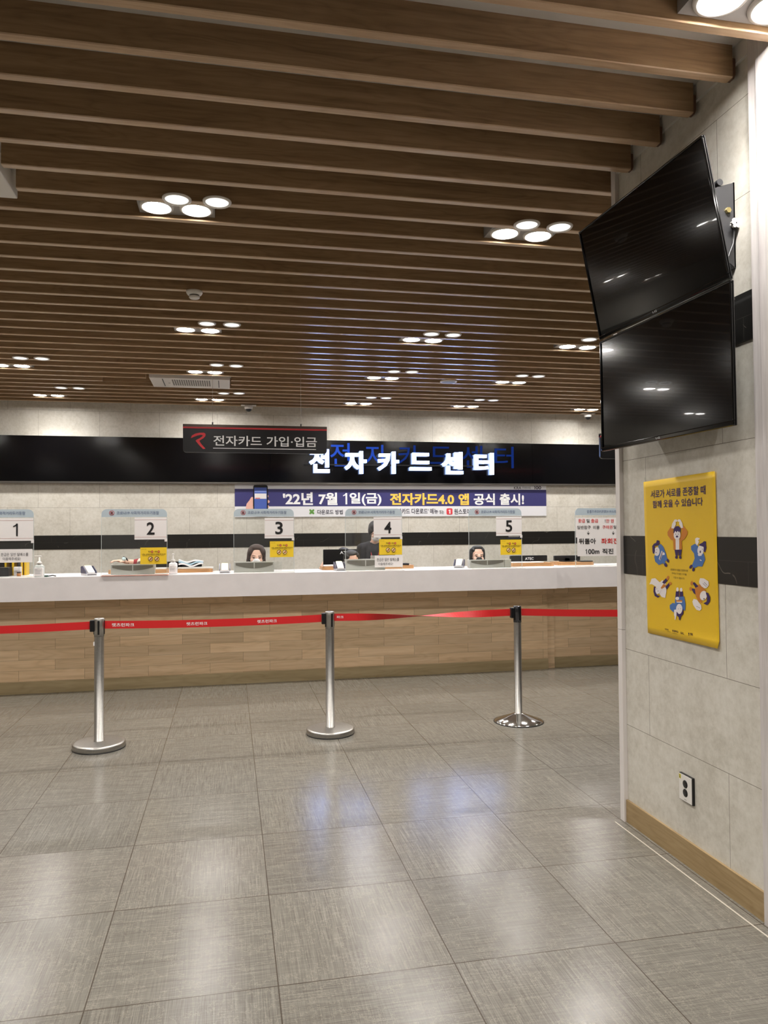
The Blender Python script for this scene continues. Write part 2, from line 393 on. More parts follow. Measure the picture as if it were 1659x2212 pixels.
# ------------------------------------------------------------------ the setting
XR, YE, YB, ZC, ZB = 2.064, 3.716, 11.505, 3.54, 3.405      # side wall, its end, back wall, slab, beam undersides
XL, XF, YR = -6.5, 9.0, -4.0
struct('floor', MB().box((XL, YR, -.1), (XF, YB, 0)), M_FLOOR)
struct('ceiling', MB().box((XL-.2, YR-.2, ZC), (XF+.2, YB+.2, ZC+.1)), M_SLAB)
struct('wall_back', MB().box((XL, YB, -.1), (XF, YB+.2, ZC)), M_WALL_B)
struct('wall_left', MB().box((XL-.2, YR, -.1), (XL, YB+.2, ZC)), M_WALL_R)
struct('wall_rear', MB().box((XL-.2, YR-.2, -.1), (XF+.2, YR, ZC)), M_WALL_B)
struct('wall_far_right', MB().box((XF, YR, -.1), (XF+.2, YB+.2, ZC)), M_WALL_R)
struct('wall_right', MB().box((XR, 2.0, 0), (XR+.22, YE, ZC)), M_WALL_R)
struct('trim_1', MB().box((XL, YB-.004, 1.312), (XF, YB, 1.512)), M_MARB_B, 'black marble stripe tiles across the back wall behind the counter', 'wall stripe')
struct('trim_2', MB().box((XR-.004, 2.625, 1.312), (XR, 3.70, 1.512)), M_MARB_R, 'black marble stripe running behind the yellow poster', 'wall stripe')
struct('trim_3', MB().box((XR-.004, 2.625, 2.312), (XR, 3.70, 2.512)), M_MARB_R, 'black marble stripe high behind the wall-mounted screens', 'wall stripe')
t4 = struct('trim_4', MB().box((XR-.022, YE-.03, 0), (XR+.24, YE+.012, 1.012)).box((XR-.022, YE-.03, 1.014), (XR+.24, YE+.012, ZC)), M_TRIM, 'white corner trim closing the end of the side wall', 'trim')
struct('trim_5', MB().box((XR-.02, 2.565, 0), (XR+.02, 2.625, ZC)), M_GRAIN, 'pale grained vertical trim strip beside the wall tiles', 'trim')
struct('trim_6', MB().box((XR-.035, 1.2, 0), (XR+.2, 2.565, ZC)), M_GRAIN, 'pale grained wall panel at the right edge', 'wall panel', bevel=.004)
struct('trim_7', MB().box((XR-.014, 2.625, ZC-.075), (XR, YE-.03, ZC)), M_WHITE, 'white cornice strip on top of the side wall', 'cornice')
struct('baseboard_right', MB().box((XR-.012, 2.625, 0), (XR, YE-.03, .116)), M_BASEB)
struct('trim_8', MB().box((XR-.075, 2.0, 0), (XR-.068, YE-.02, .0015)), mat('pale_floor_line', (190, 182, 168), .5), 'thin pale line on the floor along the side wall', 'floor line')

# ceiling beams
P0, DP = 2.725, .2675
def beam(y, xa, xb, cap):
    o = MB(); b, h, c = .023, ZB, .004
    prof = [(y-b, ZC), (y-b, h+c), (y-b+c, h), (y+b-c, h), (y+b, h+c), (y+b, ZC)]
    o.prism([Vector((xa, p, q)) for p, q in prof], (xb-xa, 0, 0))
    o.mi[3] = 1 if False else 0
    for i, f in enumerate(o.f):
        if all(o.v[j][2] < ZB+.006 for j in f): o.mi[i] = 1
    return o
near_names = {-1: 'nearest', 0: 'second nearest', 1: 'third nearest', 2: 'fourth nearest', 3: 'fifth nearest'}
AC1 = (XL, -1.15, 3.98, 4.50)
for k in range(-14, 33):
    y = P0+DP*k
    xb = XR-.03 if y < YE else XF
    segs = [(XL, xb)]
    if 3.97 < y < 4.35: segs = [(-1.12, xb)]
    if 9.2 < y < 9.93: segs = [(XL, -.985 if y < 9.5 else -1.52 if y < 9.8 else -.95), (.02, xb)]
    for i, (a, b) in enumerate(segs):
        o = beam(y, a, b, False)
        if y < YE:
            root = thing('timber_baffle', (0, y, ZB), '', 'ceiling baffle')
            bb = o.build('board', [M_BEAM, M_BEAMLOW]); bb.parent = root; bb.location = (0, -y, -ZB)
            e = MB().prism([Vector((xb, y-.024, ZB+.012)), Vector((xb, y-.014, ZB)), Vector((xb, y+.014, ZB)), Vector((xb, y+.024, ZB+.012)), Vector((xb, y+.024, ZB+.08)), Vector((xb, y-.024, ZB+.08))], (.012, 0, 0))
            e = e.build('end_cap', M_BEAMEND); e.parent = root; e.location = (0, -y, -ZB)
            if k in near_names: root['label'] = near_names[k]+' oak ceiling baffle whose capped end is seen at the side wall'
            else: root['label'] = 'oak baffle ending at the side wall, above and behind the viewer'; root['group'] = 'oak baffles overhead out of view'
        else:
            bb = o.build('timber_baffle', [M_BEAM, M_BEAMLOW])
            if len(segs) == 2:
                tag(bb, 'oak baffle cut short on the %s of the ceiling air conditioner' % ('left' if i == 0 else 'right'), 'ceiling baffle', 'cut baffles %s of the far air conditioner' % ('left' if i == 0 else 'right'))
            elif segs[0][0] > -2:
                tag(bb, 'oak baffle cut short beside the white unit at the left picture edge', 'ceiling baffle', 'baffles cut at the left air conditioner')
            else:
                tag(bb, 'long oak baffle running unbroken over the hall past the wall screens', 'ceiling baffle', 'oak baffles over the hall')
struct('trim_9', MB().box((-1.52, 9.72, ZB+.004), (-.93, 9.735, ZC)), M_BEAM, 'oak blanking board beside the ceiling air conditioner', 'board')

# downlights
def lamp_unit(loc, label, group=None):
    r = thing('downlight_fixture', loc, label, 'ceiling light', group)
    MB().box((-.215, -.107, .012), (.215, .107, .13)).build('housing', M_GREY, r)
    for s in (-.111, .111):
        c = (s, 0, 0)
        rg = MB().lathe([(.078, .0125), (.078, .001), (.083, -.002), (.094, .002), (.096, .0125)], c, 40).build('white_ring', M_WHITE, r)
        MB().lathe([(.0005, .0045), (.078, .0045)], c, 40).build('lens', M_LENS, rg).data.flip_normals()
    return r
rows = [.183, 2.323, 4.463, 7.138, 9.011, 10.883]
unit_pos = {2: [(-.297, 'lit twin downlight between beams, largest one left of the centre'), (1.82, 'lit twin downlight beside the upper wall screen')],
            1: [(1.82, 'very bright twin downlight cut by the top right picture corner'), (-.297, None), (-2.39, None)],
            3: [(-.285, 'lit twin downlight, second along the left row, beyond the smoke detector'), (1.862, 'lit twin downlight with bluish housing near the ceiling centre'), (3.507, 'lit twin downlight just left of the lower wall screen top'), (-2.39, None)],
            4: [(-2.385, 'lit twin downlight cut by the left picture edge'), (-.28, 'lit twin downlight just before the slotted air conditioner'), (1.846, 'lit twin downlight left of the round ceiling speaker'), (3.505, 'lit twin downlight right of the round ceiling speaker')],
            5: [(-2.405, 'lit twin downlight nearest the back wall at far left'), (-.274, 'lit twin downlight between the air conditioner and the back wall'), (1.862, 'lit twin downlight over the lit sign, nearest the wall'), (3.512, 'lit twin downlight near the wall over the right end of the lit sign'), (5.48, 'lit twin downlight above the right dome camera')],
            0: [(1.82, None), (-.297, None), (-2.39, None)]}
for ri, lst in unit_pos.items():
    for x, lab in lst:
        lamp_unit((x, rows[ri], ZB+.012), lab or 'lit twin downlight outside the picture', None if lab else 'downlights outside the picture')
for x in (-4.5,):
    for ri in (1, 3, 5): lamp_unit((x, rows[ri], ZB+.012), 'lit twin downlight outside the picture', 'downlights outside the picture')
for ri in (2,): lamp_unit((-2.39, rows[ri], ZB+.012), 'lit twin downlight outside the picture', 'downlights outside the picture')
for x, y in ((3.6, 4.463), (5.6, 7.138), (5.6, 9.011), (7.6, 9.011)): lamp_unit((x, y, ZB+.012), 'lit twin downlight outside the picture', 'downlights outside the picture')

up = [(382, 432, 'above left unit'), (469, 438, ''), (1138, 487, ''), (1209, 492, ''), (447, 700, ''), (501, 704, ''), (930, 724, ''), (977, 726, ''), (1273, 734, ''),
      (44, 774, ''), (90, 775, ''), (468, 789, ''), (510, 791, ''), (851, 803, ''), (890, 804, ''), (1130, 811, ''), (1166, 812, ''), (132, 838, ''), (170, 839, ''), (483, 850, ''), (516, 850, ''),
      (802, 859, ''), (834, 860, ''), (1036, 864, ''), (1066, 865, '')]
UL = ['left', 'right']
near_of = ['the largest left-hand lit pair', 'the largest left-hand lit pair', 'the lit pair by the upper screen', 'the lit pair by the upper screen', 'the second lit pair of the left row', 'the second lit pair of the left row',
           'the bluish lit pair at the ceiling centre', 'the bluish lit pair at the ceiling centre', 'the lit pair beside the lower screen', 'the lit pair at the left picture edge', 'the lit pair at the left picture edge',
           'the lit pair before the air conditioner', 'the lit pair before the air conditioner', 'the lit pair left of the speaker', 'the lit pair left of the speaker', 'the lit pair right of the speaker', 'the lit pair right of the speaker',
           'the far left lit pair by the wall', 'the far left lit pair by the wall', 'the lit pair behind the air conditioner', 'the lit pair behind the air conditioner', 'the lit pair above the lit sign', 'the lit pair above the lit sign',
           'the lit pair over the sign end', 'the lit pair over the sign end']
base = None
cnt = {}
for (x, y, _), nm in zip(up, near_of):  # glowing discs added for camera ghosts of the lit pairs, not real fixtures
    p = at(x, y, 2, ZB-.006)
    kb = round((p.y-P0)/DP); yb = P0+DP*kb; dd = p.y-yb        # added disc moved to touch the nearest baffle underside
    if abs(dd) > .095: p.y = yb+math.copysign(.095, dd)
    i = cnt.get(nm, 0); cnt[nm] = i+1
    lab = ('added glowing white disc, %s ghost image of ' % UL[i] if nm != 'the lit pair beside the lower screen' else 'added glowing white disc, ghost image of ')+nm
    if base is None:
        base = thing('ghost_disc', p, lab, 'ceiling light', 'added ghost discs')
        MB().lathe([(.062, .004), (.066, -.002), (.074, -.004), (.08, .004), (.08, .0065), (0, .0065)], n=36).build('white_ring', M_WHITE, base)
        MB().lathe([(.0005, .002), (.064, .002)], n=36).build('lens', M_GHOSTGLOW, base).data.flip_normals()  # glowing face of the added disc
    else:
        c = copy_tree(base); c.location = p; c['label'] = lab

# smoke detector, speaker, dome cameras
p = at(418, 617, 2, ZB); p.y = P0+DP*12; r = thing('smoke_detector', p, 'white round smoke detector under a ceiling beam', 'smoke detector')
MB().lathe([(0, .0), (.062, 0), (.062, -.012), (.052, -.028), (.04, -.03), (0, -.03)], n=40).build('base', M_WHITE, r)
MB().lathe([(.036, -.03), (.036, -.036), (.04, -.037), (.041, -.05), (.034, -.056), (0, -.057)], n=40).build('sensor_head', M_WHITE, r)
MB().lathe([(.0365, -.0305), (.0365, -.0358)], n=40).build('gap_ring', M_BLACK, r)
p = at(969, 825, 2, ZB-.01); r = thing('loudspeaker', p, 'round pale ceiling speaker among the far beams', 'speaker')
MB().lathe([(.085, -.004), (.105, -.004), (.108, .002), (.105, .01), (.085, .01)], n=40).build('rim', M_WHITE, r)
MB().lathe([(0, -.001), (.085, -.003), (.085, .04), (0, .04)], n=40).build('grille', mat('speaker_grille', (168, 170, 174), .6, bump=.4, nscale=500), r)
for x, y, lab in ((537, 876, 'white dome security camera above the hanging sign'), (1270, 894, 'white dome security camera at the far right of the ceiling edge')):
    p = at(x, y, 2, ZB-.0); r = thing('dome_camera', p, lab, 'security camera', 'dome cameras')
    MB().box((-.11, -.05, -.002), (.11, .05, .004)).build('mounting_plate', M_WHITE, r)
    MB().lathe([(0, 0), (.06, 0), (.06, -.035), (.055, -.05), (.045, -.055)], n=32).build('body', M_WHITE, r)
    MB().lathe([(.045, -.053), (.042, -.07), (.03, -.084), (.012, -.091), (0, -.092)], n=32).build('dome', M_BLACK, r)

# air conditioners
def aircon(x0, x1, y0, y1, label):
    r = thing('air_conditioner', ((x0+x1)/2, (y0+y1)/2, ZB), label, 'air conditioner')
    W, D = (x1-x0)/2, (y1-y0)/2
    MB().box((-W, -D, -.012), (W, D, .1)).build('panel', M_WHITE, r, bevel=.004)
    g = MB()
    n = 17
    for i in range(n): g.box((-W*.46+W*.98*i/n, -D*.72, -.016), (-W*.46+W*.98*i/n+W*.03, D*.45, -.011))
    g.build('slotted_grille', mat('grille_grey', (120, 116, 110), .6), r)  # row of thin grey bars on the panel
    for s in (-.68, .72): MB().box((W*s-.008, -D*.8, -.0155), (W*s+.002, D*.7, -.0115)).build('louver_slot', M_DKGREY, r)
    MB().cyl((-W*.55, 0, -.0165), .012, .005).build('badge', M_GREY, r)
    return r
aircon(-.94, .005, 9.31, 9.9, 'white slotted ceiling air conditioner cassette set among the beams')
r = thing('air_conditioner', (-1.6, 4.2, ZB), 'white ceiling unit cut off by the left picture edge', 'air conditioner')
MB().box((-.48, -.12, -.004), (.455, .245, .1)).build('panel', M_WHITE, r, bevel=.006)
MB().box((-.44, -.08, -.008), (.28, .16, -.003)).build('intake_grille', M_BLACK, r)

# black sign band with lit letters
SY = YB-.07
r = thing('sign_band', (3, SY, 2.286), 'long glossy black fascia band across the back wall', 'sign panel')
R0 = Vector((3, SY, 2.286))
x = MB()
for a, b in ((XL, -3.6), (-3.597, .6), (.603, 4.8), (4.803, XF)): x.box((a, SY, 2.286), (b, YB, 2.935))
o = x.build('panel', M_BLACKGLOSS); o.parent = r; o.location = -R0
o = MB().box((XL, SY, 2.262), (XF, YB, 2.286)).build('lower_rail', mat('rail_steel', (128, 124, 118), .3, metal=.8)); o.parent = r; o.location = -R0
LET = [('전', 667, 971, 711, 1022), ('자', 743, 975, 790.5, 1024), ('카', 814, 976, 860, 1024), ('드', 883, 979, 930, 1017), ('센', 952, 977, 998, 1025), ('터', 1022, 979, 1064, 1026)]
lr = thing('lit_sign', (2.6, SY-.09, 2.42), 'glowing white three-dimensional Korean letters on the black band', 'lit sign')
L0 = Vector((2.6, SY-.09, 2.42))
for ch, x0, y0, x1, y1 in LET:
    m = MB(); ptext(m, ch, x0, y0, x1, y1, 1, SY-.02, 0, .035, .001, ext=.07, side_mi=1)
    o = m.build('letter', [M_SIGNLIT, M_SIGNSIDE]); o.parent = lr; o.location = -L0
o = MB().box((1.1, SY-.02, 2.55), (4.15, SY, 2.57)).build('mounting_rail', M_BLACK); o.parent = lr; o.location = -L0
br = thing('blue_ghost_letters', (3.0, SY-.003, 2.5), 'added dim blue ghost image of the glowing white letters', 'lettering')
for (ch, x0, y0, x1, y1), M_BLUEGHOST in zip(LET, M_BLUES):  # camera ghost of the lit letters, added as glowing blue shapes
    dx, dy = 46, -14.5
    m = MB(); ptext(m, ch, x0+dx, y0+dy, x1+dx, y1+dy, 1, SY-.003, 0, .005, .001)
    o = m.build('letter', M_BLUEGHOST); o.parent = br; o.location = (-3.0, -(SY-.003), -2.5)

# vinyl banner under the band
BY = YB-.012
def pb(x, y, v=BY): return at(x, y, 1, v)
x0, x1 = .073, 5.06; zt, zb = 2.262, 1.765
r = thing('banner', (2.56, BY, zb), 'wide white and navy vinyl banner hung under the black band', 'banner')
B0 = Vector((2.56, BY, zb))
def child(mb, name, mats, root, R0, **k):
    o = mb.build(name, mats, **k); o.parent = root; o.location = Vector(o.location)-Vector(R0); return o
sh = MB(); N = 60
for z0, z1, mi in ((zb, 1.925, 0), (1.925, 2.19, 1), (2.19, zt, 0)):
    for i in range(N):
        a, b = x0+(x1-x0)*i/N, x0+(x1-x0)*(i+1)/N
        sag = lambda q: .0
        sh.box((a, BY, z0), (b, BY+.003, z1), mi)
child(sh, 'sheet', [mat('banner_white', (226, 226, 230), .5), mat('banner_navy', (58, 56, 110), .42)], r, B0)
for wd, bx in (("'22년", (611, 1063, 676, 1091)), ('7월', (688, 1064, 729, 1091)), ('공식', (1023, 1066, 1069, 1091)), ('출시!', (1079, 1066, 1132, 1091))):
    m = MB(); ptext(m, wd, *bx, 1, BY, 0, .032); child(m, 'white_word', M_WHITEINK, r, B0)
m = MB(); one(m, 741, 1065, 750, 1089.5, BY, w=.42); ptext(m, '일(금)', 755, 1064, 824, 1092, 1, BY, 0, .03); child(m, 'white_word', M_WHITEINK, r, B0)
m = MB(); ptext(m, '전자카드4.0', 842, 1065, 981, 1091, 1, BY, 0, .035); ptext(m, '앱', 990, 1066, 1013, 1091, 1, BY, 0, .035)
child(m, 'yellow_lettering', mat('yellow_ink', (250, 200, 84), .6), r, B0)
m = MB(); ptext(m, '다운로드 방법', 685.5, 1101, 740.5, 1111, 1, BY, 0, .012); ptext(m, "'전자카드 다운로드' 메뉴", 848, 1098.5, 946, 1110, 1, BY, 0, .012)
ptext(m, '또는', 949, 1102, 959, 1110, 1, BY, 0, .008); ptext(m, '원스토어', 981, 1099, 1016, 1111, 1, BY, 0, .012)
ptext(m, 'KRA', 1110, 1051, 1126, 1057, 1, BY, 0, .01); ptext(m, '한국마사회', 1128, 1051, 1146, 1057, 1, BY, 0, .0); one(m, 1153, 1050, 1156, 1057, BY, w=.5); ptext(m, '00', 1157, 1049.8, 1169, 1057.2, 1, BY, 0, .02)
child(m, 'dark_lettering', mat('banner_ink', (34, 32, 52), .6), r, B0)
m = MB(); c = pb(673.5, 1105.5)
for q in range(4):
    a = q*PI/2+.78; m.poly(disc((c.x+.026*math.cos(a), BY-.002, c.z+.026*math.sin(a)), .024, 12, 1, .016, a))
child(m, 'clover_mark', mat('clover_green', (96, 150, 66), .6), r, B0)
m = MB(); a, b = pb(964.5, 1098), pb(977.5, 1111.5); m.prism(rrect(a.x, b.x, b.z, a.z, BY-.001, (.02,)*4), (0, -.001, 0)); m2 = MB(); one(m2, 968, 1101, 973, 1109.5, BY-.002, w=.5)
k1 = child(m, 'red_badge', mat('badge_red', (216, 60, 70), .6), r, B0); k2 = m2.build('numeral', M_WHITEINK, k1)
# printed phone held by a hand
m = MB(); a, b = pb(547, 1046), pb(578.5, 1114)
m.prism(rrect(a.x, b.x, b.z, a.z-.012, BY-.003, (.03,)*4), (0, -.004, 0), 0)
m.prism(rrect(a.x+.015, b.x-.015, b.z, a.z-.05, BY-.0075, (.0,)*4), (0, -.0005, 0), 1)
za = a.z-.05
m.box((a.x+.02, BY-.0085, za-.17), (b.x-.02, BY-.008, za-.09), 2)
for i in range(3):
    xx = a.x+.03+i*(b.x-a.x-.06)/3; m.box((xx, BY-.0085, b.z+.01), (xx+(b.x-a.x)/3.9, BY-.008, b.z+.1), 3)
m.box((a.x+.02, BY-.0085, za-.07), (b.x-.02, BY-.008, za-.05), 4); m.box((a.x+.03, BY-.0092, za-.168), (a.x+.1, BY-.0085, za-.155), 5)
child(m, 'printed_phone', [M_BLACK, mat('ui_blue', (72, 96, 176), .5), mat('ui_white', (226, 222, 220), .5), mat('ui_teal', (150, 200, 210), .5), mat('ui_lilac', (130, 150, 214), .5), mat('ui_coral', (220, 110, 96), .5)], r, B0)
m = MB(); q = lambda L: [pb(400+u/3.95, 1020+v/3.95, BY-.0015) for u, v in L]
m.poly(q([(518, 300), (524, 270), (548, 240), (562, 216), (572, 210), (580, 216), (580, 330), (518, 330)]))
for L in ([(703, 196), (711, 198), (711, 212), (703, 212)], [(703, 236), (716, 240), (722, 252), (716, 262), (703, 264)], [(703, 282), (716, 286), (714, 302), (703, 304)]): m.poly(q(L))
child(m, 'printed_hand', mat('print_skin', (226, 176, 160), .6), r, B0)

# hanging direction signs
HY = 8.7
def hang_sign(xa, xb, zt, zb, label, full):
    r = thing('hanging_sign', ((xa+xb)/2, HY, zb), label, 'hanging sign'); O = Vector(((xa+xb)/2, HY, zb))
    child(MB().prism(rrect(xa, xb, zb, zt, HY, (.035, .035, 0, 0)), (0, .03, 0)), 'panel', mat('sign_charcoal', (19, 18, 20), .3), r, O)
    child(MB().box((xa, HY-.004, zt-.018), (xb, HY+.034, zt+.012)), 'top_rail', mat('rail_dark', (84, 72, 66), .25, metal=.7), r, O)
    child(MB().box((xa, HY-.005, zt-.036), (xb, HY+.035, zt-.018)), 'red_stripe', mat('sign_red', (178, 40, 44), .5), r, O)
    for f in (.2, .815):
        x = xa+(xb-xa)*f
        child(MB().tube([(x, HY+.015, zt), (x, HY+.015, ZC)], .0022, 6), 'suspension_wire', mat('wire_grey', (176, 168, 156), .4, metal=.5), r, O)
        child(MB().cyl((x, HY+.015, zt+.01), .008, .03, 10), 'wire_clip', M_BLACK, r, O)
    if full:
        m = MB(); ptext(m, '전자카드 가입·입금', 461, 940.5, 684.5, 966, 1, HY, 0, .012, .003)
        a, b = at(460.5, 968, 1, HY), at(682.5, 970.5, 1, HY); m.box((a.x, HY-.004, b.z), (b.x, HY-.003, a.z-.004)); child(m, 'lettering', M_WHITEINK, r, O)
        m = MB(); q = [at(380+u/3.95, 880+v/3.95, 1, HY-.004) for u, v in [(128, 262), (136, 240), (165, 224), (200, 216), (240, 216), (253, 226), (252, 244), (236, 262), (200, 284), (212, 306), (234, 332), (252, 352), (232, 355), (204, 328), (180, 300), (168, 284), (176, 276), (204, 262), (226, 246), (230, 238), (214, 234), (184, 240), (152, 252)]]
        m.prism(q, (0, .001, 0)); child(m, 'emblem', mat('emblem_red', (200, 44, 52), .5), r, O)
    return r
hang_sign(-.513, 1.111, 2.75, 2.445, 'black hanging sign with red emblem and white Korean words', True)
hang_sign(4.563, 6.18, 2.735, 2.43, 'black hanging sign mostly hidden behind the lower wall screen', False)

# service counter: long left unit and right unit
def counter(xa, xb, dy, label):
    r = thing('service_counter', ((xa+xb)/2, 7.9+dy, 0), label, 'counter'); O = Vector(((xa+xb)/2, 7.9+dy, 0))
    yf = 7.6+dy
    child(MB().box((xa, yf, 1.103), (xb, 8.28+dy, 1.133)).box((xa, yf, .9085), (xb, yf+.03, 1.103)), 'worktop', M_QUARTZ, r, O)
    child(MB().box((xa, yf+.03, .9085), (xb, 7.9+dy, .93)), 'soffit', M_WHITE, r, O)
    child(MB().box((xa, 7.86+dy, .1), (xb, 7.95+dy, .9085)), 'front_panel', M_PANEL, r, O)
    child(MB().box((xa, 7.845+dy, .835), (xb, 7.86+dy, .9085)), 'upper_board', M_PANEL, r, O)
    child(MB().box((xa, 7.848+dy, 0), (xb, 7.95+dy, .115)), 'kick_board', M_TOE, r, O)
    return r, O
counter(XL+.02, 3.455, 0, 'long reception counter with white stone top and oak plank front')
r, O = counter(3.56, XF-.02, .06, 'right-hand counter section behind the last stanchion and the side wall')
child(MB().box((3.455, 7.63, .9085), (3.56, 7.66, 1.103)).box((3.455, 7.63, 1.103), (3.56, 8.34, 1.131)), 'worktop_joint', M_QUARTZ, r, O)
child(MB().box((3.462, 7.9, 0), (3.554, 8.0, .9085)), 'corner_post', M_PANEL, r, O)
CT = 1.133

# raised oak ledges at the rear of the counter
def ledge(pa, pb_, y0, y1, label):
    xa, xb = at(pa, 1231, 1, y0).x, at(pb_, 1225, 1, y0).x
    m = MB(); n = []
    for (cx, a0) in ((xb-.05, -PI/2), (xb-.05, 0)):
        for i in range(5): a = a0+PI/2*i/4; n.append(Vector((cx+.05*math.cos(a), (y0+.05 if a0 < 0 else y1-.05)+.05*math.sin(a), CT)))
    for (cx, a0) in ((xa+.05, PI/2), (xa+.05, PI)):
        for i in range(5): a = a0+PI/2*i/4; n.append(Vector((cx+.05*math.cos(a), (y1-.05 if a0 < 2 else y0+.05)+.05*math.sin(a), CT)))
    m.prism(n, (0, 0, .036)); o = m.build('raised_ledge', M_LEDGE, bevel=.003)
    return tag(o, label, 'ledge', 'oak ledges on the counter'), xa, xb
ledge(232, 459, 7.98, 8.27, 'rounded oak ledge on the counter behind window two')
ledge(697, 896, 7.98, 8.27, 'rounded oak ledge on the counter behind window four')
ledge(1104, 1200, 7.98, 8.27, 'short oak ledge on the counter behind window five')
ledge(1207, 1286, 8.04, 8.32, 'oak ledge on the right-hand counter section')
LT = CT+.036

# monitors on the ledges
def monitor(x0p, x1p, ytp, Y, logo, label, zb=None, base=None):
    LT = base if base is not None else CT+.036
    xa, xb = at(x0p, 1200, 1, Y).x, at(x1p, 1200, 1, Y).x; zt = at((x0p+x1p)/2, ytp, 1, Y).z
    z0 = zb if zb is not None else zt-.56*(xb-xa)
    z0 = max(z0, LT+.012)
    r = thing('computer_monitor', ((xa+xb)/2, Y, LT), label, 'monitor', 'counter monitors'); O = Vector(r.location)
    child(MB().prism(rrect(xa, xb, z0, zt, Y, (.008,)*4), (0, .035, 0)), 'rear_shell', M_BLACK, r, O)
    child(MB().box((xa+.01, Y+.035, z0+.01), (xb-.01, Y+.04, zt-.01)), 'screen', M_SCREEN, r, O)
    c = (xa+xb)/2
    child(MB().box((c-.03, Y+.0, LT+.008), (c+.03, Y+.03, z0+.03)), 'stand_neck', M_BLACK, r, O)
    child(MB().cyl((c, Y+.02, LT+.0), .09, .01), 'stand_base', M_BLACK, r, O)
    if logo:
        m = MB(); ptext(m, 'ATEC', *logo, 1, Y, 0, .02, .002); child(m, 'logo', M_WHITEINK, r, O)
    return r
DY = 9.38
dxa, dxb = at(690, 1200, 1, DY).x, at(830, 1200, 1, DY).x
r = thing('rear_desk', ((dxa+dxb)/2, DY+.2, 0), 'desk behind the window four clerks, hidden below the counter line', 'desk'); W = (dxb-dxa)/2
MB().box((-W, -.12, .72), (W, .45, .75)).build('desk_top', M_LEDGE, r, bevel=.003)
for a in (-W+.03, W-.07):
    for b in (-.1, .38): MB().box((a, b, 0), (a+.04, b+.04, .72)).build('leg', M_GREY, r)
monitor(698.5, 800, 1186.5, DY+.1, (734, 1190.5, 762, 1196.5), 'tall black monitor seen from behind at window four', zb=.90, base=.75)
monitor(1103, 1182, 1200, 8.17, (1134, 1204, 1152.5, 1209.5), 'black monitor with white lettering below the window five notice')
monitor(1198, 1253, 1200, 8.2, None, 'plain black monitor left of the direction notice')
monitor(337, 436, 1213, 8.2, None, 'low black monitor behind the pump bottle at window two')

# acrylic partitions, one per window
PY = 7.72
def partition(xa, xb, label, mirror=False):
    r = thing('acrylic_partition', ((xa+xb)/2, PY, CT), label, 'partition screen', 'acrylic partitions on the counter'); W = (xb-xa)/2
    MB().prism(rrect(-W, W, .003, .568, 0, (0, 0, 0, 0)), (0, .004, 0)).build('clear_sheet', M_ACRYL, r)
    MB().prism(rrect(-W, W, .568, .645, 0, (0, 0, .05, .05)), (0, .004, 0)).build('header', M_HDR, r)
    MB().box((-W-.002, -.001, .003), (-W+.002, .005, .568)).box((W-.002, -.001, .003), (W+.002, .005, .568)).build('polished_edge', mat('acrylic_edge', (196, 202, 200), .2), r)
    m = MB(); text(m, '코로나19 사회적거리두기동참', (-W*.54, 0, .592), (W*1.29, 0, 0), (0, 0, .033), (0, -.002, 0), 0, .004, mirror=mirror)
    m.build('header_text', M_HDRTXT, r)
    if not mirror:
        m = MB(); cx, cz = -W*.69, .608; m.poly(disc((cx, -.0015, cz), .024, 24), 0); m.poly(disc((cx, -.002, cz), .019, 24), 1)
        m.poly([(cx-.01, -.0025, cz-.014), (cx+.01, -.0025, cz-.014), (cx+.012, -.0025, cz+.004), (cx+.006, -.0025, cz+.014), (cx-.008, -.0025, cz+.012), (cx-.013, -.0025, cz)], 2)
        m.poly([(cx-.017, -.003, cz+.014), (cx-.014, -.003, cz+.017), (cx+.017, -.003, cz-.014), (cx+.014, -.003, cz-.017)], 0)
        m.build('no_touch_icon', [mat('icon_red', (176, 62, 62), .6), M_HDR, mat('icon_dark', (96, 60, 66), .6)], r)
    MB().box((-W, -.04 if mirror else -.10, 0), (W, .10, .004)).build('base_plate', mat('clear_base', (226, 224, 220), .25), r)
    return r
def px(x, Y=PY): return at(x, 1170, 1, Y).x
PW = [(-75, 72.5, 'window one'), (219, 361, 'window two'), (505, 635, 'window three'), (746, 868.5, 'window four'), (1013, 1127, 'window five'), (1243, 1352, None)]
for a, b, nm in PW:
    partition(px(a), px(b), 'clear acrylic partition with blue header at '+nm if nm else 'clear acrylic partition at right with its header text reversed', nm is None)

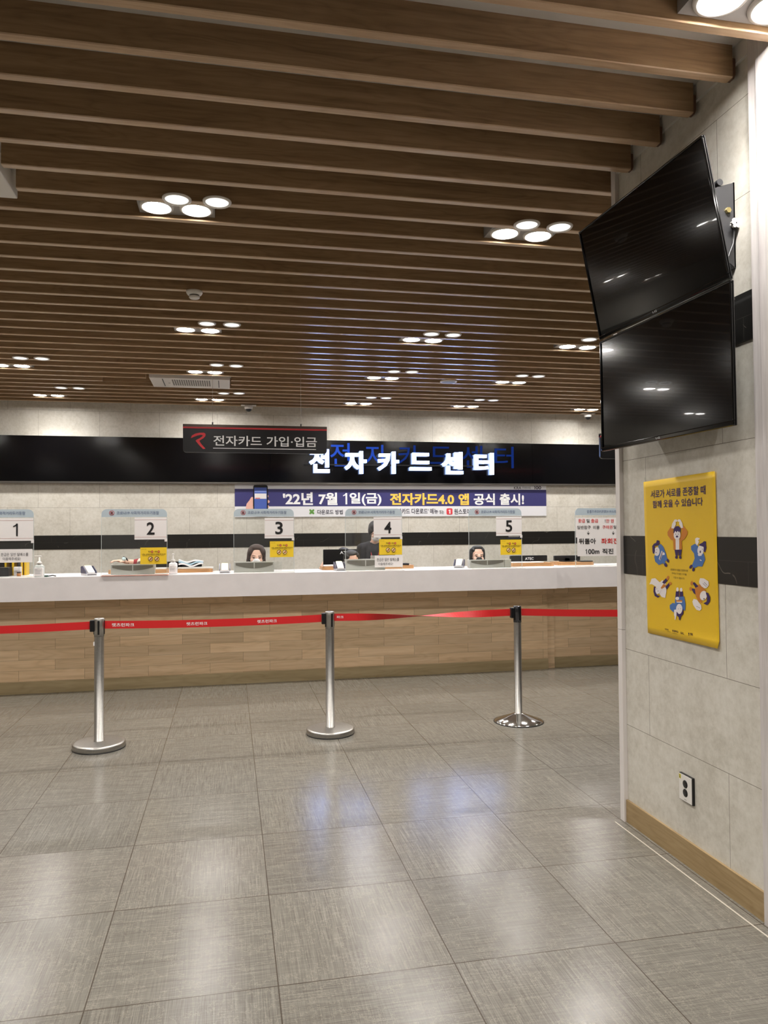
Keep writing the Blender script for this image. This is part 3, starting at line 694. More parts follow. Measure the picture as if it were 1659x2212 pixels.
def sheet(name, x0, y0, x1, y1, m, label, cat, group=None, Y=PY-.004, th=.0015):
    a, b = at(x0, y0, 1, Y), at(x1, y1, 1, Y); c = (a+b)/2
    r = thing(name, (c.x, Y, b.z), label, cat, group)
    child(MB().box((a.x, Y, b.z), (b.x, Y+th, a.z)), 'sheet', m, r, r.location)
    return r
NC = [('1', -15, 1119.5, 72, 1168, (28.5, 1131, 38.5, 1158)), ('2', 290.5, 1118, 360, 1165, (317, 1128, 334, 1155)), ('3', 571.5, 1119, 634.5, 1162.5, (594.5, 1127, 611, 1154)), ('4', 807, 1117, 868, 1160, (830, 1127, 845.5, 1152)), ('5', 1071.5, 1116, 1127, 1157, (1092, 1124, 1106.5, 1149))]
WN = {'1': 'one', '2': 'two', '3': 'three', '4': 'four', '5': 'five'}
for d, x0, y0, x1, y1, g in NC:
    r = sheet('number_card', x0, y0, x1, y1, M_PAPER, 'white card with large black numeral %s taped to the acrylic' % WN[d], 'number card', 'window number cards')
    Y = PY-.004
    m = MB(); (one(m, *g, Y, w=.36) if d == '1' else ptext(m, d, *g, 1, Y, 0, .018)); child(m, 'numeral', M_INK, r, r.location)
    m = MB(); a, b = at(x0, y0+4.5, 1, Y), at(x1, y1-5, 1, Y); m.box((a.x, Y-.0008, a.z-.003), (b.x, Y-.0003, a.z)).box((a.x, Y-.0008, b.z), (b.x, Y-.0003, b.z+.003)); child(m, 'pink_rule', M_PINKLINE, r, r.location)
    c = at(x1, y1, 1, Y); m = MB().box((c.x-.02, Y-.002, c.z-.022), (c.x+.006, Y-.0015, c.z+.008)); child(m, 'tape', M_PAPER, r, r.location)
YN = [('two', 303, 1183, 360, 1218), ('three', 583, 1169.5, 634, 1203), ('four', 819, 1165, 868.5, 1198), ('five', 1081, 1166, 1126.5, 1198)]
M_BRN = mat('notice_brown', (92, 52, 24), .6); M_CREAM = mat('notice_cream', (246, 216, 160), .6)
for nm, x0, y0, x1, y1 in YN:
    r = sheet('yellow_notice', x0, y0, x1, y1, M_YELLOW, 'yellow notice with two prohibition rings below numeral '+nm, 'notice', 'yellow counter notices'); Y = PY-.004
    W, Hh = x1-x0, y1-y0; fx = lambda u: x0+W*u; fy = lambda v: y0+Hh*v
    m = MB(); ptext(m, '폭언', fx(.30), fy(.2), fx(.40), fy(.295), 1, Y, 0, .008); ptext(m, '폭행', fx(.54), fy(.2), fx(.64), fy(.295), 1, Y, 0, .008)
    ptext(m, '"고객님, 서로에게 따뜻한 말과 배려를 부탁드립니다!"', fx(.05), fy(.375), fx(.97), fy(.445), 1, Y, 0, .015)
    ptext(m, '폭언과 폭행은 관련 법령에 따라 처벌을 받을 수 있습니다', fx(.09), fy(.47), fx(.91), fy(.505), 1, Y, 0, .0)
    ptext(m, '전자카드센터', fx(.05), fy(.08), fx(.23), fy(.115), 1, Y, 0, .0); ptext(m, '폭언금지', fx(.33), fy(.865), fx(.45), fy(.905), 1, Y, 0, .0); ptext(m, '폭행금지안내', fx(.54), fy(.865), fx(.75), fy(.905), 1, Y, 0, .0)
    child(m, 'lettering', mat('notice_ink', (60, 40, 12), .6), r, r.location)
    RM = [mat('ring_red', (190, 60, 40), .6), M_CREAM, M_BRN]
    for u in (.45, .70): m = MB(); c = at(fx(u), fy(.25), 1, Y-.0022); m.poly(disc(c, .0115, 20), 0); c.y -= .0005; m.box((c.x-.006, c.y, c.z-.002), (c.x+.006, c.y-.0002, c.z+.002), 1); child(m, 'red_dot', RM, r, r.location)
    for u in (.39, .63):
        m = MB(); c = at(fx(u), fy(.69), 1, Y-.0022); m.poly(disc(c, .0235, 28), 2); c.y -= .0005; m.poly(disc(c, .0185, 28), 1); c.y -= .0005
        m.poly([(c.x-.017, c.y, c.z-.013), (c.x-.013, c.y, c.z-.017), (c.x+.017, c.y, c.z+.013), (c.x+.013, c.y, c.z+.017)], 2)
        m.poly(disc((c.x+.004, c.y, c.z-.001), .006, 10, 1, .009), 0); child(m, 'prohibition_ring', RM, r, r.location)
for x0, y0, x1, y1, t1, t2, lab in ((-30, 1187, 70, 1214.5, (2, 1194.5, 61, 1201), (6, 1204, 44.5, 1210), 'white two-line notice taped under numeral one'), (809.5, 1200, 870, 1224.5, (814, 1205.5, 862, 1212), (817, 1215.5, 849, 1221), 'white two-line notice taped low under numeral four')):
    r = sheet('paper_notice', x0, y0, x1, y1, M_PAPER, lab, 'notice', 'white two-line notices'); Y = PY-.004
    m = MB(); ptext(m, '환급은 일반 발매소를', *t1, 1, Y, 0, .0); ptext(m, '이용해주세요!', *t2, 1, Y, 0, .0); child(m, 'lettering', mat('grey_ink', (70, 66, 68), .6), r, r.location)
# direction notices on the right partition
Y = PY-.004
r = sheet('direction_notice', 1243.5, 1118.5, 1352, 1160, M_PAPER, 'upper white sheet of red and black words with down arrows', 'notice')
m = MB(); q = lambda s, a, b, c, d, mi, bo=.012: ptext(m, s, 960+a/3.95, 1020+b/3.95, 960+c/3.95, 1020+d/3.95, 1, Y, mi, bo)
q('환급', 1142, 398, 1200, 430, 0); q('및', 1212, 400, 1240, 432, 1); q('출금', 1250, 398, 1312, 430, 0); one(m, 960+1367/3.95, 1020+403/3.95, 960+1374/3.95, 1020+429/3.95, Y, 1, w=.45); q('만 원', 1380, 400, 1445, 430, 0)
q('일반창구', 1132, 456, 1248, 486, 1); q('이용', 1268, 456, 1324, 486, 1); q('구매권', 1346, 454, 1434, 484, 0); q('및', 1442, 454, 1468, 484, 1)
for cx in (1228, 1441):
    c = at(960+cx/3.95, 1020+518/3.95, 1, Y-.002)
    m.box((c.x-.003, c.y, c.z-.015), (c.x+.003, c.y-.0003, c.z+.018), 1); m.poly([(c.x-.016, c.y, c.z+.001), (c.x, c.y, c.z-.021), (c.x+.016, c.y, c.z+.001), (c.x+.013, c.y, c.z+.005), (c.x, c.y, c.z-.011), (c.x-.013, c.y, c.z+.005)], 1)
child(m, 'lettering', [M_REDINK, M_INK], r, r.location)
r = sheet('direction_notice', 1247, 1159.5, 1352, 1200, M_PAPER, 'lower white sheet reading one hundred metres straight ahead', 'notice', Y=PY-.007); Y = PY-.007
m = MB(); q('뒤돌아', 1146, 566, 1292, 612, 1, .02); q('좌회전', 1337, 564, 1485, 610, 0, .02); one(m, 960+1202/3.95, 1020+657/3.95, 960+1216/3.95, 1020+697/3.95, Y, 1, w=.42); q('00m', 1226, 656, 1322, 697, 1, .02); q('직진', 1346, 652, 1441, 697, 1, .02)
child(m, 'lettering', [M_REDINK, M_INK], r, r.location)
Y = PY+.01
r = sheet('blue_tag', 1097, 1150, 1127, 1164, mat('tag_navy', (52, 56, 96), .5), 'navy and white tag peeking out below numeral five', 'tag', Y=PY+.008)
a, b = at(1098, 1150, 1, Y), at(1122, 1160, 1, Y); child(MB().prism(rrect(a.x, b.x, b.z, a.z, PY+.0075, (.01, .01, 0, 0)), (0, -.001, 0)), 'white_window', M_PAPER, r, r.location)

# frosted pass-through shields under the partitions
def shield(x0, y0, x1, y1, label):
    Y = PY+.055; a, b = at(x0, y0, 1, Y), at(x1, y1, 1, Y); c = (a.x+b.x)/2; W = (b.x-a.x)/2; Hh = a.z-CT-.005
    r = thing('hatch_shield', (c, Y, CT+.004), label, 'hatch shield', 'grey hatch shields')
    MB().box((-W, 0, 0), (W, .012, Hh)).box((-W, .012, 0), (-W+.01, .1, Hh)).box((W-.01, .012, 0), (W, .1, Hh)).build('panel', M_FROST, r, bevel=.004)
    m = MB(); pts = [Vector((-W*.93, -.001, Hh*.88)), Vector((-W*.93, -.001, Hh*.66))]
    for i in range(15): t = -1+2*i/14; pts.append(Vector((W*.93*t, -.001, Hh*(.36+.30*t*t))))
    pts += [Vector((W*.93, -.001, Hh*.88))]
    m.prism(pts, (0, -.001, 0)); m.build('arched_window', M_SMOKE, r)
    MB().box((-.005, -.004, Hh*.36), (.005, -.001, Hh*.88)).build('window_bar', M_FROST, r)
shield(239, 1219, 334, 1243, 'grey frosted hatch shield on the counter at window two')
shield(506, 1213.5, 592, 1236, 'grey frosted hatch shield before the brown-haired clerk')
shield(747, 1208, 832, 1231, 'grey frosted hatch shield half behind the white notice at window four')
shield(1015, 1209, 1090, 1226, 'grey frosted hatch shield before the black-masked clerk')

# slip dispensers
def dispenser(x, y, yaw, label):
    p = at(x, y, 2, CT); r = thing('slip_dispenser', p, label, 'slip dispenser', 'paper slip dispensers', yaw)
    MB().prism([Vector((-.05, -.07, 0)), Vector((-.05, .07, 0)), Vector((-.05, .07, .022)), Vector((-.05, -.07, .022))], (.1, 0, 0)).build('tray', M_STEEL if False else mat('dispenser_grey', (200, 200, 204), .4), r, bevel=.004)
    side = lambda X: [Vector((X, -.065, .022)), Vector((X, .065, .022)), Vector((X, .065, .085)), Vector((X, .03, .092)), Vector((X, -.05, .045))]
    for s in (-.055, .047): MB().prism(side(s), (.008, 0, 0)).build('side_panel', mat('dispenser_navy', (48, 48, 78), .4), r)
    MB().prism([Vector((-.032, -.066, .024)), Vector((-.032, .05, .024)), Vector((-.032, .05, .094)), Vector((-.032, .03, .094)), Vector((-.032, -.066, .034))], (.066, 0, 0)).build('paper_slips', M_PAPER, r)
    MB().prism([Vector((-.026, .0, .0755)), Vector((-.026, .048, .0985)), Vector((-.026, .048, .0965)), Vector((-.026, .0, .0735))], (.055, 0, 0)).build('yellow_note', mat('note_yellow', (228, 224, 168), .6), r)
    MB().box((-.042, -.073, .009), (.042, -.0695, .013)).build('slot', M_BLACK, r)
dispenser(192, 1243, .55, 'navy and grey paper slip dispenser left of window two')
dispenser(485.5, 1237.5, 0, 'square-on paper slip dispenser left of window three')
dispenser(733.5, 1232.5, .05, 'paper slip dispenser in front of the tall monitor')
dispenser(992, 1226.5, -.45, 'paper slip dispenser turned beside window five')

# pump bottles
def pump(x, y, h, rad, label, ang, clear):
    ang, front = 0, ang > 0
    p = at(x, y, 2, CT); r = thing('pump_bottle', p, label, 'pump bottle', 'hand sanitiser pump bottles', ang)
    bm = mat('bottle_clear', (206, 210, 206), .15) if clear else mat('bottle_white', (226, 226, 228), .3)
    hb = h*.6
    sx = .72 if clear else .8
    m = MB(); m.lathe([(0, 0), (rad*.95, 0), (rad, .006), (rad, hb*.78), (rad*.9, hb*.88), (rad*.45, hb*.98), (rad*.4, hb*1.04)], n=28); m.v = [(a, b*sx, c) for a, b, c in m.v]; m.build('bottle', bm, r)
    MB().lathe([(rad*.5, hb*1.0), (rad*.52, hb*1.0), (rad*.52, hb*1.13), (rad*.3, hb*1.2), (rad*.16, hb*1.22), (rad*.16, h*.93), (0, h*.93)], n=24).build('pump_collar', M_WHITE, r)
    (MB().box((-.009, -rad*.95, h*.93), (.009, rad*.4, h)) if front else MB().box((-rad*.95, -.007, h*.93), (rad*.4, .007, h))).build('pump_nozzle', M_WHITE, r, bevel=.003)
    MB().box((-rad*.85, -rad*sx-.0015, hb*.08), (rad*.85, -rad*sx+.02, hb*.74)).build('bottle_label', M_PAPER, r, bevel=.006)
    m = MB()
    for i, wd in enumerate((.9, .5, 1.2, 1.1, 1.0, 1.15)): m.box((-rad*.7, -rad*sx-.0022, hb*(.66-i*.08)), (-rad*.7+rad*wd, -rad*sx-.0016, hb*(.675-i*.08)))
    m.build('label_print', mat('print_grey', (136, 138, 142), .6), r)
pump(85, 1246.5, .205, .046, 'clear pump bottle of sanitiser with white label right of window one', 0, True)
pump(374, 1240.5, .205, .042, 'opaque white pump bottle beside the window two notice', 1.4, False)

# small things on the counter
def small(name, mb, m, loc, label, cat, group=None, bevel=0):
    o = mb.build(name, m, bevel=bevel); o.location = loc; return tag(o, label, cat, group)
p = at(296, 1243.5, 2, CT); small('pink_mat', MB().box((-.33, -.07, 0), (.29, .03, .004)), mat('pink_plastic', (232, 168, 150), .5), (p.x, 7.66, CT), 'thin pink mat along the counter edge at window two', 'mat', bevel=.001)
p = at(104, 1246, 2, CT); r = thing('green_pen', (p.x, p.y, CT), 'small dark green clip on the counter right of the clear pump bottle', 'clip')
MB().box((-.04, -.015, 0), (.0, .015, .015)).build('clip_body', mat('dark_green', (20, 62, 48), .4), r, bevel=.003); MB().tube([(0, 0, .006), (.04, .01, .012), (.07, -.004, .006)], .005).build('clip_lever', M_BLACK, r)
# window one clutter
Y1 = 7.9
a = at(-2, 1246, 1, Y1).x; r = thing('label_printer', (a-.07, Y1, CT), 'black ribbed device on the counter below the window one notice', 'printer')
MB().box((-.12, 0, 0), (.155, .14, .085)).build('body', M_BLACK, r, bevel=.006); m = MB()
for i in range(4): m.box((-.11, -.003, .015+i*.016), (.145, .0, .020+i*.016))
m.build('rib', M_DKGREY, r)
a0 = at(29.5, 1240, 1, 7.95).x
r = thing('white_carton', (a0+.03, 7.95, CT), 'small white carton beside the black device at window one', 'box'); MB().box((-.03, 0, 0), (.032, .05, .088)).build('carton', M_PAPER, r, bevel=.002); MB().box((-.022, -.001, .03), (.018, 0, .034)).box((-.022, -.001, .045), (.005, 0, .05)).build('print', M_GREY, r)
a0 = at(41, 1246, 1, 7.9).x
r = thing('amber_bottle', (a0, 7.9, CT), 'small orange bottle with dark cap on the counter at window one', 'bottle'); MB().lathe([(0, 0), (.018, 0), (.02, .02), (.014, .032), (0, .032)], n=20).build('bottle', mat('orange_plastic', (222, 140, 60), .4), r); MB().cyl((0, 0, .032), .02, .01).build('cap', M_BLACK, r)
xa, xb = at(-25, 1230, 1, 8.05).x, at(55, 1230, 1, 8.05).x
r = thing('yellow_shelf_rack', ((xa+xb)/2, 8.05, CT), 'glossy yellow compartment rack behind the window one notice', 'rack'); W = (xb-xa)/2
MB().box((-W, .12, 0), (W, .13, .16)).build('back_panel', mat('rack_dark', (58, 40, 28), .3), r)
for f in (-1, -.1, .3, .78, .97): MB().box((W*f-.006, 0, 0), (W*f+.012, .12, .16)).build('divider', mat('glossy_yellow', (226, 184, 30), .2), r)
MB().box((-W, 0, .15), (W, .12, .16)).build('top_panel', mat('glossy_yellow', (226, 184, 30), .2), r)
a = at(-5, 1185, 1, 7.76); r = thing('paper_stack', (a.x, 7.8, LT), 'white papers lying above the window one notice', 'papers')
for i in range(3): MB().prism([Vector((-.2, 0, .13+i*.006)), Vector((.2, 0, .148+i*.008)), Vector((.2, .1, .148+i*.008)), Vector((-.2, .1, .13+i*.006))], (0, 0, .002)).build('sheet', M_PAPER, r)
MB().box((-.2, .0, -.036), (-.19, .1, .13)).box((.17, .0, -.036), (.18, .1, .14)).build('holder', M_ACRYL, r)
# window two: white organiser and blue towel
def wbox(x0, y0, x1, Y, z0, m, name, label, cat, dpt=.12):
    a, b = at(x0, y0, 1, Y), at(x1, y0, 1, Y); o = MB().box((a.x, Y, z0), (b.x, Y+dpt, a.z)).build(name, m, bevel=.003); return tag(o, label, cat)
wbox(384, 1226, 461, 8.0, LT, mat('frosted_white', (222, 222, 218), .4), 'paper_tray', 'long white paper tray on the ledge at window two', 'tray')
a = at(386, 1222, 1, 8.04); b = at(439, 1222, 1, 8.04); zt = at(386, 1226, 1, 8.0).z
m = MB(); n = 16
for j in range(3):
    for i in range(n):
        x0_, x1_ = a.x+(b.x-a.x)*i/n, a.x+(b.x-a.x)*(i+1)/n; f = lambda i: .010*math.sin(i*.55+j*1.1)+j*.018+.012*abs(i/n-.5)*2
        z0_, z1_ = zt+.003+f(i)*1.0+.008, zt+.003+f(i+1)+.008
        m.prism([Vector((x0_, 8.02+j*.01, z0_)), Vector((x1_, 8.02+j*.01, z1_)), Vector((x1_, 8.02+j*.01, z1_+.016)), Vector((x0_, 8.02+j*.01, z0_+.016))], (0, .07, 0), 0 if j % 2 else 1)
tag(m.build('folded_towel', [mat('towel_blue', (172, 204, 220), .8), M_MASKW]), 'folded white and pale blue cloth on the tray at window two', 'cloth')
wbox(336, 1227, 358.5, 7.99, LT, M_PAPER, 'small_box', 'white box on the ledge below the window two notice', 'box')
wbox(700, 1221, 725, 8.0, LT, M_PAPER, 'small_box', 'white box on the ledge before the tall monitor', 'box')
wbox(1107, 1214.5, 1175, 8.0, LT, M_PAPER, 'document_box', 'long white document box before the ATEC monitor', 'box')
wbox(1256, 1211.5, 1281, 8.045, LT, M_BLACK, 'keypad_box', 'flat black box beside the plain monitor at right', 'box')
wbox(868, 1217, 884, 8.0, LT, M_BLACK, 'black_pad', 'small black box on the ledge right of window four', 'box')
wbox(1184, 1207, 1196, 8.0, CT, M_ACRYL, 'acrylic_block', 'small clear acrylic stand between the two right monitors', 'stand', .04)
wbox(592.5, 1214, 609, 7.78, CT, M_ACRYL, 'acrylic_holder', 'clear leaflet holder right of the window three shield', 'stand', .04)
wbox(1090, 1208, 1104, 7.78, CT, mat('frosted_clear', (206, 206, 198), .4), 'leaflet_holder', 'frosted leaflet holder right of the window five shield', 'stand', .04)
wbox(802, 1200.5, 812, 8.0, LT, M_GREY, 'cup_holder', 'grey holder on the ledge beside the standing clerk', 'holder', .05)

# ------------------------------------------------------------------ people
def ball(bm, c, r, rot=None):
    M = Matrix.Translation(Vector(c)) @ (rot.to_4x4() if rot is not None else Matrix.Identity(4)) @ Matrix.Diagonal((*r, 1))
    bmesh.ops.create_icosphere(bm, subdivisions=3, radius=1, matrix=M)
def limb(bm, a, ra, b, rb, n=6):
    a, b = Vector(a), Vector(b)
    L = (b-a).length; n = max(2, int(L/(min(ra, rb)*.55)))
    for i in range(n+1): t = i/n; rr = ra+(rb-ra)*t; bmesh.ops.create_icosphere(bm, subdivisions=2, radius=rr, matrix=Matrix.Translation(a.lerp(b, t)))
def remesh(bm, name, m, parent, vox, smooth=4):
    me = bpy.data.meshes.new(name); bm.to_mesh(me); bm.free(); me.materials.append(m)
    o = bpy.data.objects.new(name, me); COL.objects.link(o)
    md = o.modifiers.new('r', 'REMESH'); md.mode = 'VOXEL'; md.voxel_size = vox; md.use_smooth_shade = True
    s = o.modifiers.new('s', 'SMOOTH'); s.factor = .5; s.iterations = smooth
    dg = bpy.context.evaluated_depsgraph_get(); new = bpy.data.meshes.new_from_object(o.evaluated_get(dg)); o.modifiers.clear()
    o.data = new; bpy.data.meshes.remove(me)
    if not new.materials: new.materials.append(m)
    if parent: o.parent = parent
    return o
def xf(M, p): return M @ Vector(p)
def person(loc, rz, label, headM, seated=True, hair='bob', haircol=M_HAIRB, mask=None, arms=None, extra=None, sho=.0, lean=0.0, eyes=True, shoulder=1.0):
    """origin on the floor, facing -Y; headM places the head (origin at the neck joint, face to -Y)"""
    r = thing('person', loc, label, 'person', None, rz)
    nk = headM @ Vector((0, 0.01, 0))
    sz = nk.z-.07; sx = .165*shoulder; sy = nk.y+.03
    hz = .50 if seated else .92; hy = .08
    hipL, hipR = Vector((-.09, hy, hz)), Vector((.09, hy, hz))
    chest = Vector((0, (sy+hy)/2, hz+(sz-hz)*.62))
    b = bmesh.new()
    R3 = headM.to_3x3()
    def hb(c, rr, rot=None): ball(b, xf(headM, c), rr, R3 @ rot.to_matrix() if rot else R3)
    hb((0, .012, .150), (.075, .093, .083)); hb((0, -.018, .100), (.062, .072, .085)); hb((0, -.045, .050), (.040, .038, .036))
    hb((0, -.094, .093), (.012, .016, .018)); hb((0, -.086, .115), (.009, .014, .025))
    for s in (-1, 1):
        hb((s*.076, .01, .105), (.010, .022, .032)); hb((s*.036, -.066, .085), (.026, .022, .022)); hb((s*.03, -.074, .132), (.026, .014, .010))
    limb(b, xf(headM, (0, .015, .06)), .052, nk-Vector((0, -.005, .05)), .056)
    ball(b, Vector((0, sy, sz+.02)), (.10, .07, .05)); ball(b, chest, (.135, .10, .19)); limb(b, Vector((0, sy, sz-.05)), .10, Vector((0, hy, hz+.05)), .115)
    ball(b, Vector((0, hy, hz+.02)), (.16, .12, .11))
    c = bmesh.new()                                       # clothing shell follows the same skeleton
    ball(c, Vector((0, sy, sz+.005)), (.125, .085, .055)); ball(c, chest, (.152, .118, .21)); limb(c, Vector((0, sy, sz-.06)), .118, Vector((0, hy, hz+.05)), .132); ball(c, Vector((0, hy, hz+.02)), (.178, .138, .128))
    ball(c, Vector((0, sy, sz+.045)), (.066, .062, .03))
    if arms is None: arms = [((-.27, sy-.02, sz-.27), (-.18, sy-.24, sz-.33)), ((.27, sy-.02, sz-.27), (.18, sy-.24, sz-.33))]
    for s, (el, wr) in zip((-1, 1), arms):
        sh = Vector((s*sx, sy, sz-.03)); limb(b, Vector((s*.05, sy, sz+.015)), .045, sh, .045); limb(c, Vector((s*.05, sy, sz+.012)), .056, sh, .062); el = Vector(el); wr = Vector(wr)
        limb(b, sh, .05, el, .038); limb(b, el, .038, wr, .025)
        limb(c, sh, .066, el, .052); limb(c, el, .052, el.lerp(wr, .86 if not (extra and extra.get('bare') == s) else .25), .040)
        d = (wr-el).normalized(); side = d.cross(Vector((0, 0, 1))); side = side.normalized() if side.length > .2 else Vector((1, 0, 0)); nrm = side.cross(d).normalized()
        palm = wr+d*.045; R = Matrix((side, d, nrm)).transposed(); ball(b, palm, (.040, .050, .016), R)
        for i, (ln, off) in enumerate(((.062, -.03), (.074, -.010), (.070, .011), (.056, .030))):
            k = palm+d*.038+side*off; j = k+d*ln*.5-nrm*.006; e = j+d*ln*.38-nrm*.022; limb(b, k, .0085, j, .008); limb(b, j, .008, e, .007)
        k = wr+d*.015-side*s*(-1)*.028; limb(b, k, .011, k-side*s*(-1)*.022+d*.035-nrm*.01, .009)
    for s, hp in ((-1, hipL), (1, hipR)):
        if seated: kn = hp+Vector((s*.03, -.40, .0)); an = kn+Vector((0, .03, -.42))
        else: kn = hp+Vector((s*.01, -.01, -.44)); an = kn+Vector((0, .03, -.40))
        an.z = .08
        limb(b, hp, .075, kn, .052); limb(b, kn, .052, an, .036); limb(b, an-Vector((0, 0, .03)), .034, an+Vector((0, -.15, -.045)), .028)
        limb(c, hp, .09, kn, .066); limb(c, kn, .066, an+Vector((0, 0, .03)), .054)
    remesh(b, 'body', M_SKIN, r, .0055)
    remesh(c, 'uniform', extra.get('cloth', M_CLOTH) if extra else M_CLOTH, r, .011, 3)
    hbm = bmesh.new()
    def hh(cc, rr, rot=None): ball(hbm, xf(headM, cc), rr, R3 @ rot.to_matrix() if rot else R3)
    if hair == 'parted':
        hh((0, .026, .160), (.092, .099, .085)); hh((.0, -.006, .212), (.074, .07, .032)); hh((-.062, -.03, .178), (.022, .04, .042), Euler((0, .35, 0))); hh((.058, -.035, .182), (.030, .042, .046), Euler((0, -.5, 0)))
        for s in (-1, 1): hh((s*.080, .004, .12), (.016, .04, .075)); hh((s*.086, -.004, .06), (.014, .026, .06))
        hh((0, .06, .09), (.08, .055, .09))
    elif hair == 'tied':
        hh((0, .026, .157), (.085, .097, .082)); hh((0, .0, .214), (.066, .068, .026))
        for s in (-1, 1): hh((s*.056, -.014, .186), (.020, .045, .028), Euler((0, s*.5, 0))); hh((s*.080, .012, .125), (.014, .045, .08)); hh((s*.083, .018, .06), (.015, .036, .07))
        hh((0, .06, .08), (.078, .055, .1))
    else:
        hh((0, .022, .158), (.090, .102, .088)); hh((0, -.03, .2), (.072, .07, .042)); hh((0, -.07, .178), (.058, .03, .028))
        for s in (-1, 1): hh((s*.078, -.005, .135), (.018, .05, .06))
        hh((0, .06, .1), (.078, .05, .08))
        if hair == 'bun': hh((0, .1, .2), (.035, .035, .035))
    remesh(hbm, 'hair', haircol, r, .006, 3)
    if mask:
        k = bmesh.new(); ball(k, xf(headM, (0, -.055, .062)), (.057, .055, .048), R3); ball(k, xf(headM, (0, -.086, .088)), (.030, .032, .024), R3)
        mk = remesh(k, 'face_mask', mask, r, .006, 6)
        k = MB()
        for s in (-1, 1): k.tube([xf(headM, (s*.046, -.065, .075)), xf(headM, (s*.07, -.03, .088)), xf(headM, (s*.082, .02, .1))], .0016, 5)
        k.build('ear_loop', mask, r)
    if eyes:
        for s in (-1, 1):
            k = bmesh.new(); ball(k, xf(headM, (s*.030, -.0835, .113)), (.0135, .006, .0042), R3); me = bpy.data.meshes.new('eye'); k.to_mesh(me); k.free(); me.materials.append(mat('eye_dark', (36, 26, 24), .3)); o = bpy.data.objects.new('eye', me); COL.objects.link(o); o.parent = r
            k = MB(); k.tube([xf(headM, (s*.015, -.0915, .134)), xf(headM, (s*.03, -.092, .139)), xf(headM, (s*.047, -.083, .134))], .0028, 6); k.build('eyebrow', haircol, r)
    return r
def HM(x, y, z, pitch=0, yaw=0, roll=0): return Matrix.Translation((x, y, z)) @ Euler((pitch, roll, yaw), 'XYZ').to_matrix().to_4x4()

def chair(x, y, label):
    r = thing('office_chair', (x, y, 0), label, 'chair', 'office chairs behind the counter')
    MB().box((-.23, -.22, .30), (.23, .20, .36)).build('seat', M_CLOTH, r, bevel=.03)
    MB().prism(rrect(-.21, .21, .50, 1.0, .27, (.05,)*4), (0, .04, 0)).build('backrest', M_CLOTH, r, bevel=.01)
    MB().box((-.03, .31, .30), (.03, .33, .7)).build('back_bracket', M_BLACK, r)
    MB().cyl((0, 0, .08), .03, .22).build('gas_column', M_CHROME, r)
    for i in range(5):
        a = i*2*PI/5; MB().tube([(0, 0, .09), (.27*math.cos(a), .27*math.sin(a), .06)], .018).build('leg', M_BLACK, r)
        MB().cyl((.27*math.cos(a), .27*math.sin(a)-.012, .028), .028, .024, axis='y').build('castor', M_BLACK, r)
    return r
# clerk 3 : brown hair, white mask
HY3 = 8.52
c3 = at(552, 1190, 1, HY3).x; zt3 = at(552, 1175.5, 1, HY3).z
person((c3, HY3, 0), -.03, 'person with parted brown hair and white mask seated at window three', HM(0, 0, zt3-.262, .10, .05, .06) @ Matrix.Scale(1.08, 4), hair='parted', haircol=M_HAIRBR, mask=M_MASKW)
chair(c3, HY3+.08, 'black office chair behind window three')
c5 = at(1031, 1190, 1, HY3).x; zt5 = at(1031, 1178, 1, HY3).z
person((c5, HY3, 0), 0, 'person with black hair and black mask seated at window five', HM(0, 0, zt5-.241, .02, -.08, 0), hair='tied', mask=mat('mask_black', (26, 26, 28), .7))
chair(c5, HY3+.08, 'black office chair behind window five')
# bowed clerk at window four
Y4 = 8.5
c4 = at(760, 1200, 1, 8.4).x
c4 = at(760, 1200, 1, 8.4).x; z4 = at(760, 1186.5, 1, 8.4).z
person((c4, Y4, 0), .0, 'person bowing a dark-haired head low behind the window four shield', HM(.015, -.03, z4-.246, .26, .14, -.12), hair='tied', mask=M_MASKW)
chair(c4-.13, Y4+.04, 'black office chair behind window four')
YD = 10.12
a4 = at(741, 1180.5, 1, YD); el4 = at(689, 1230, 1, YD-.12); el4 = Vector((el4.x-a4.x, -.12, el4.z+.0))
person((a4.x, YD, 0), 0, 'person hidden behind the tall monitor, dark hair top and bare forearm showing', HM(0, -.02, a4.z-.25, .2, 0, 0), hair='tied', mask=M_MASKW, extra={'bare': -1},
       arms=[(tuple(el4-Vector((0, 0, .06))), tuple(el4+Vector((.09, -.02, .13)))), ((.27, .0, .85), (.18, -.22, .8))])
chair(a4.x, YD+.08, 'black office chair behind the tall monitor')
# standing clerk
YS = 8.98
cs = at(811, 1150, 1, YS).x; zs = at(811, 1127, 1, YS).z
pr = person((cs, YS, 0), -.25, 'person standing in black with red lanyard and white mask looking down at window four', HM(0, -.06, zs-.225, .42, .25, 0), seated=False, hair='bob', mask=M_MASKW, shoulder=1.0, arms=[((-.21, -.02, 1.08), (-.14, -.17, .93)), ((.21, -.02, 1.08), (.14, -.17, .93))])
m = MB(); nz = zs-.225
for s in (-1, 1): m.tube([(s*.055, -.05, nz-.045), (s*.05, -.115, nz-.12), (s*.03, -.128, nz-.25), (s*.004, -.13, nz-.38)], .0055, 6)
m.build('lanyard', mat('lanyard_red', (186, 46, 56), .6), pr)
m = MB().box((-.035, -.14, nz-.49), (.035, -.134, nz-.38)); m.build('badge', M_PAPER, pr)
m = MB()
for s in (-1, 1): m.tube([xf(HM(0, -.06, zs-.225, .42, .25, 0), (s*.032+.02*math.cos(t), -.102, .112+.015*math.sin(t))) for t in [i*2*PI/12 for i in range(13)]], .0014, 5)
m.build('spectacles', mat('thin_metal', (190, 186, 180), .3, metal=1), pr)
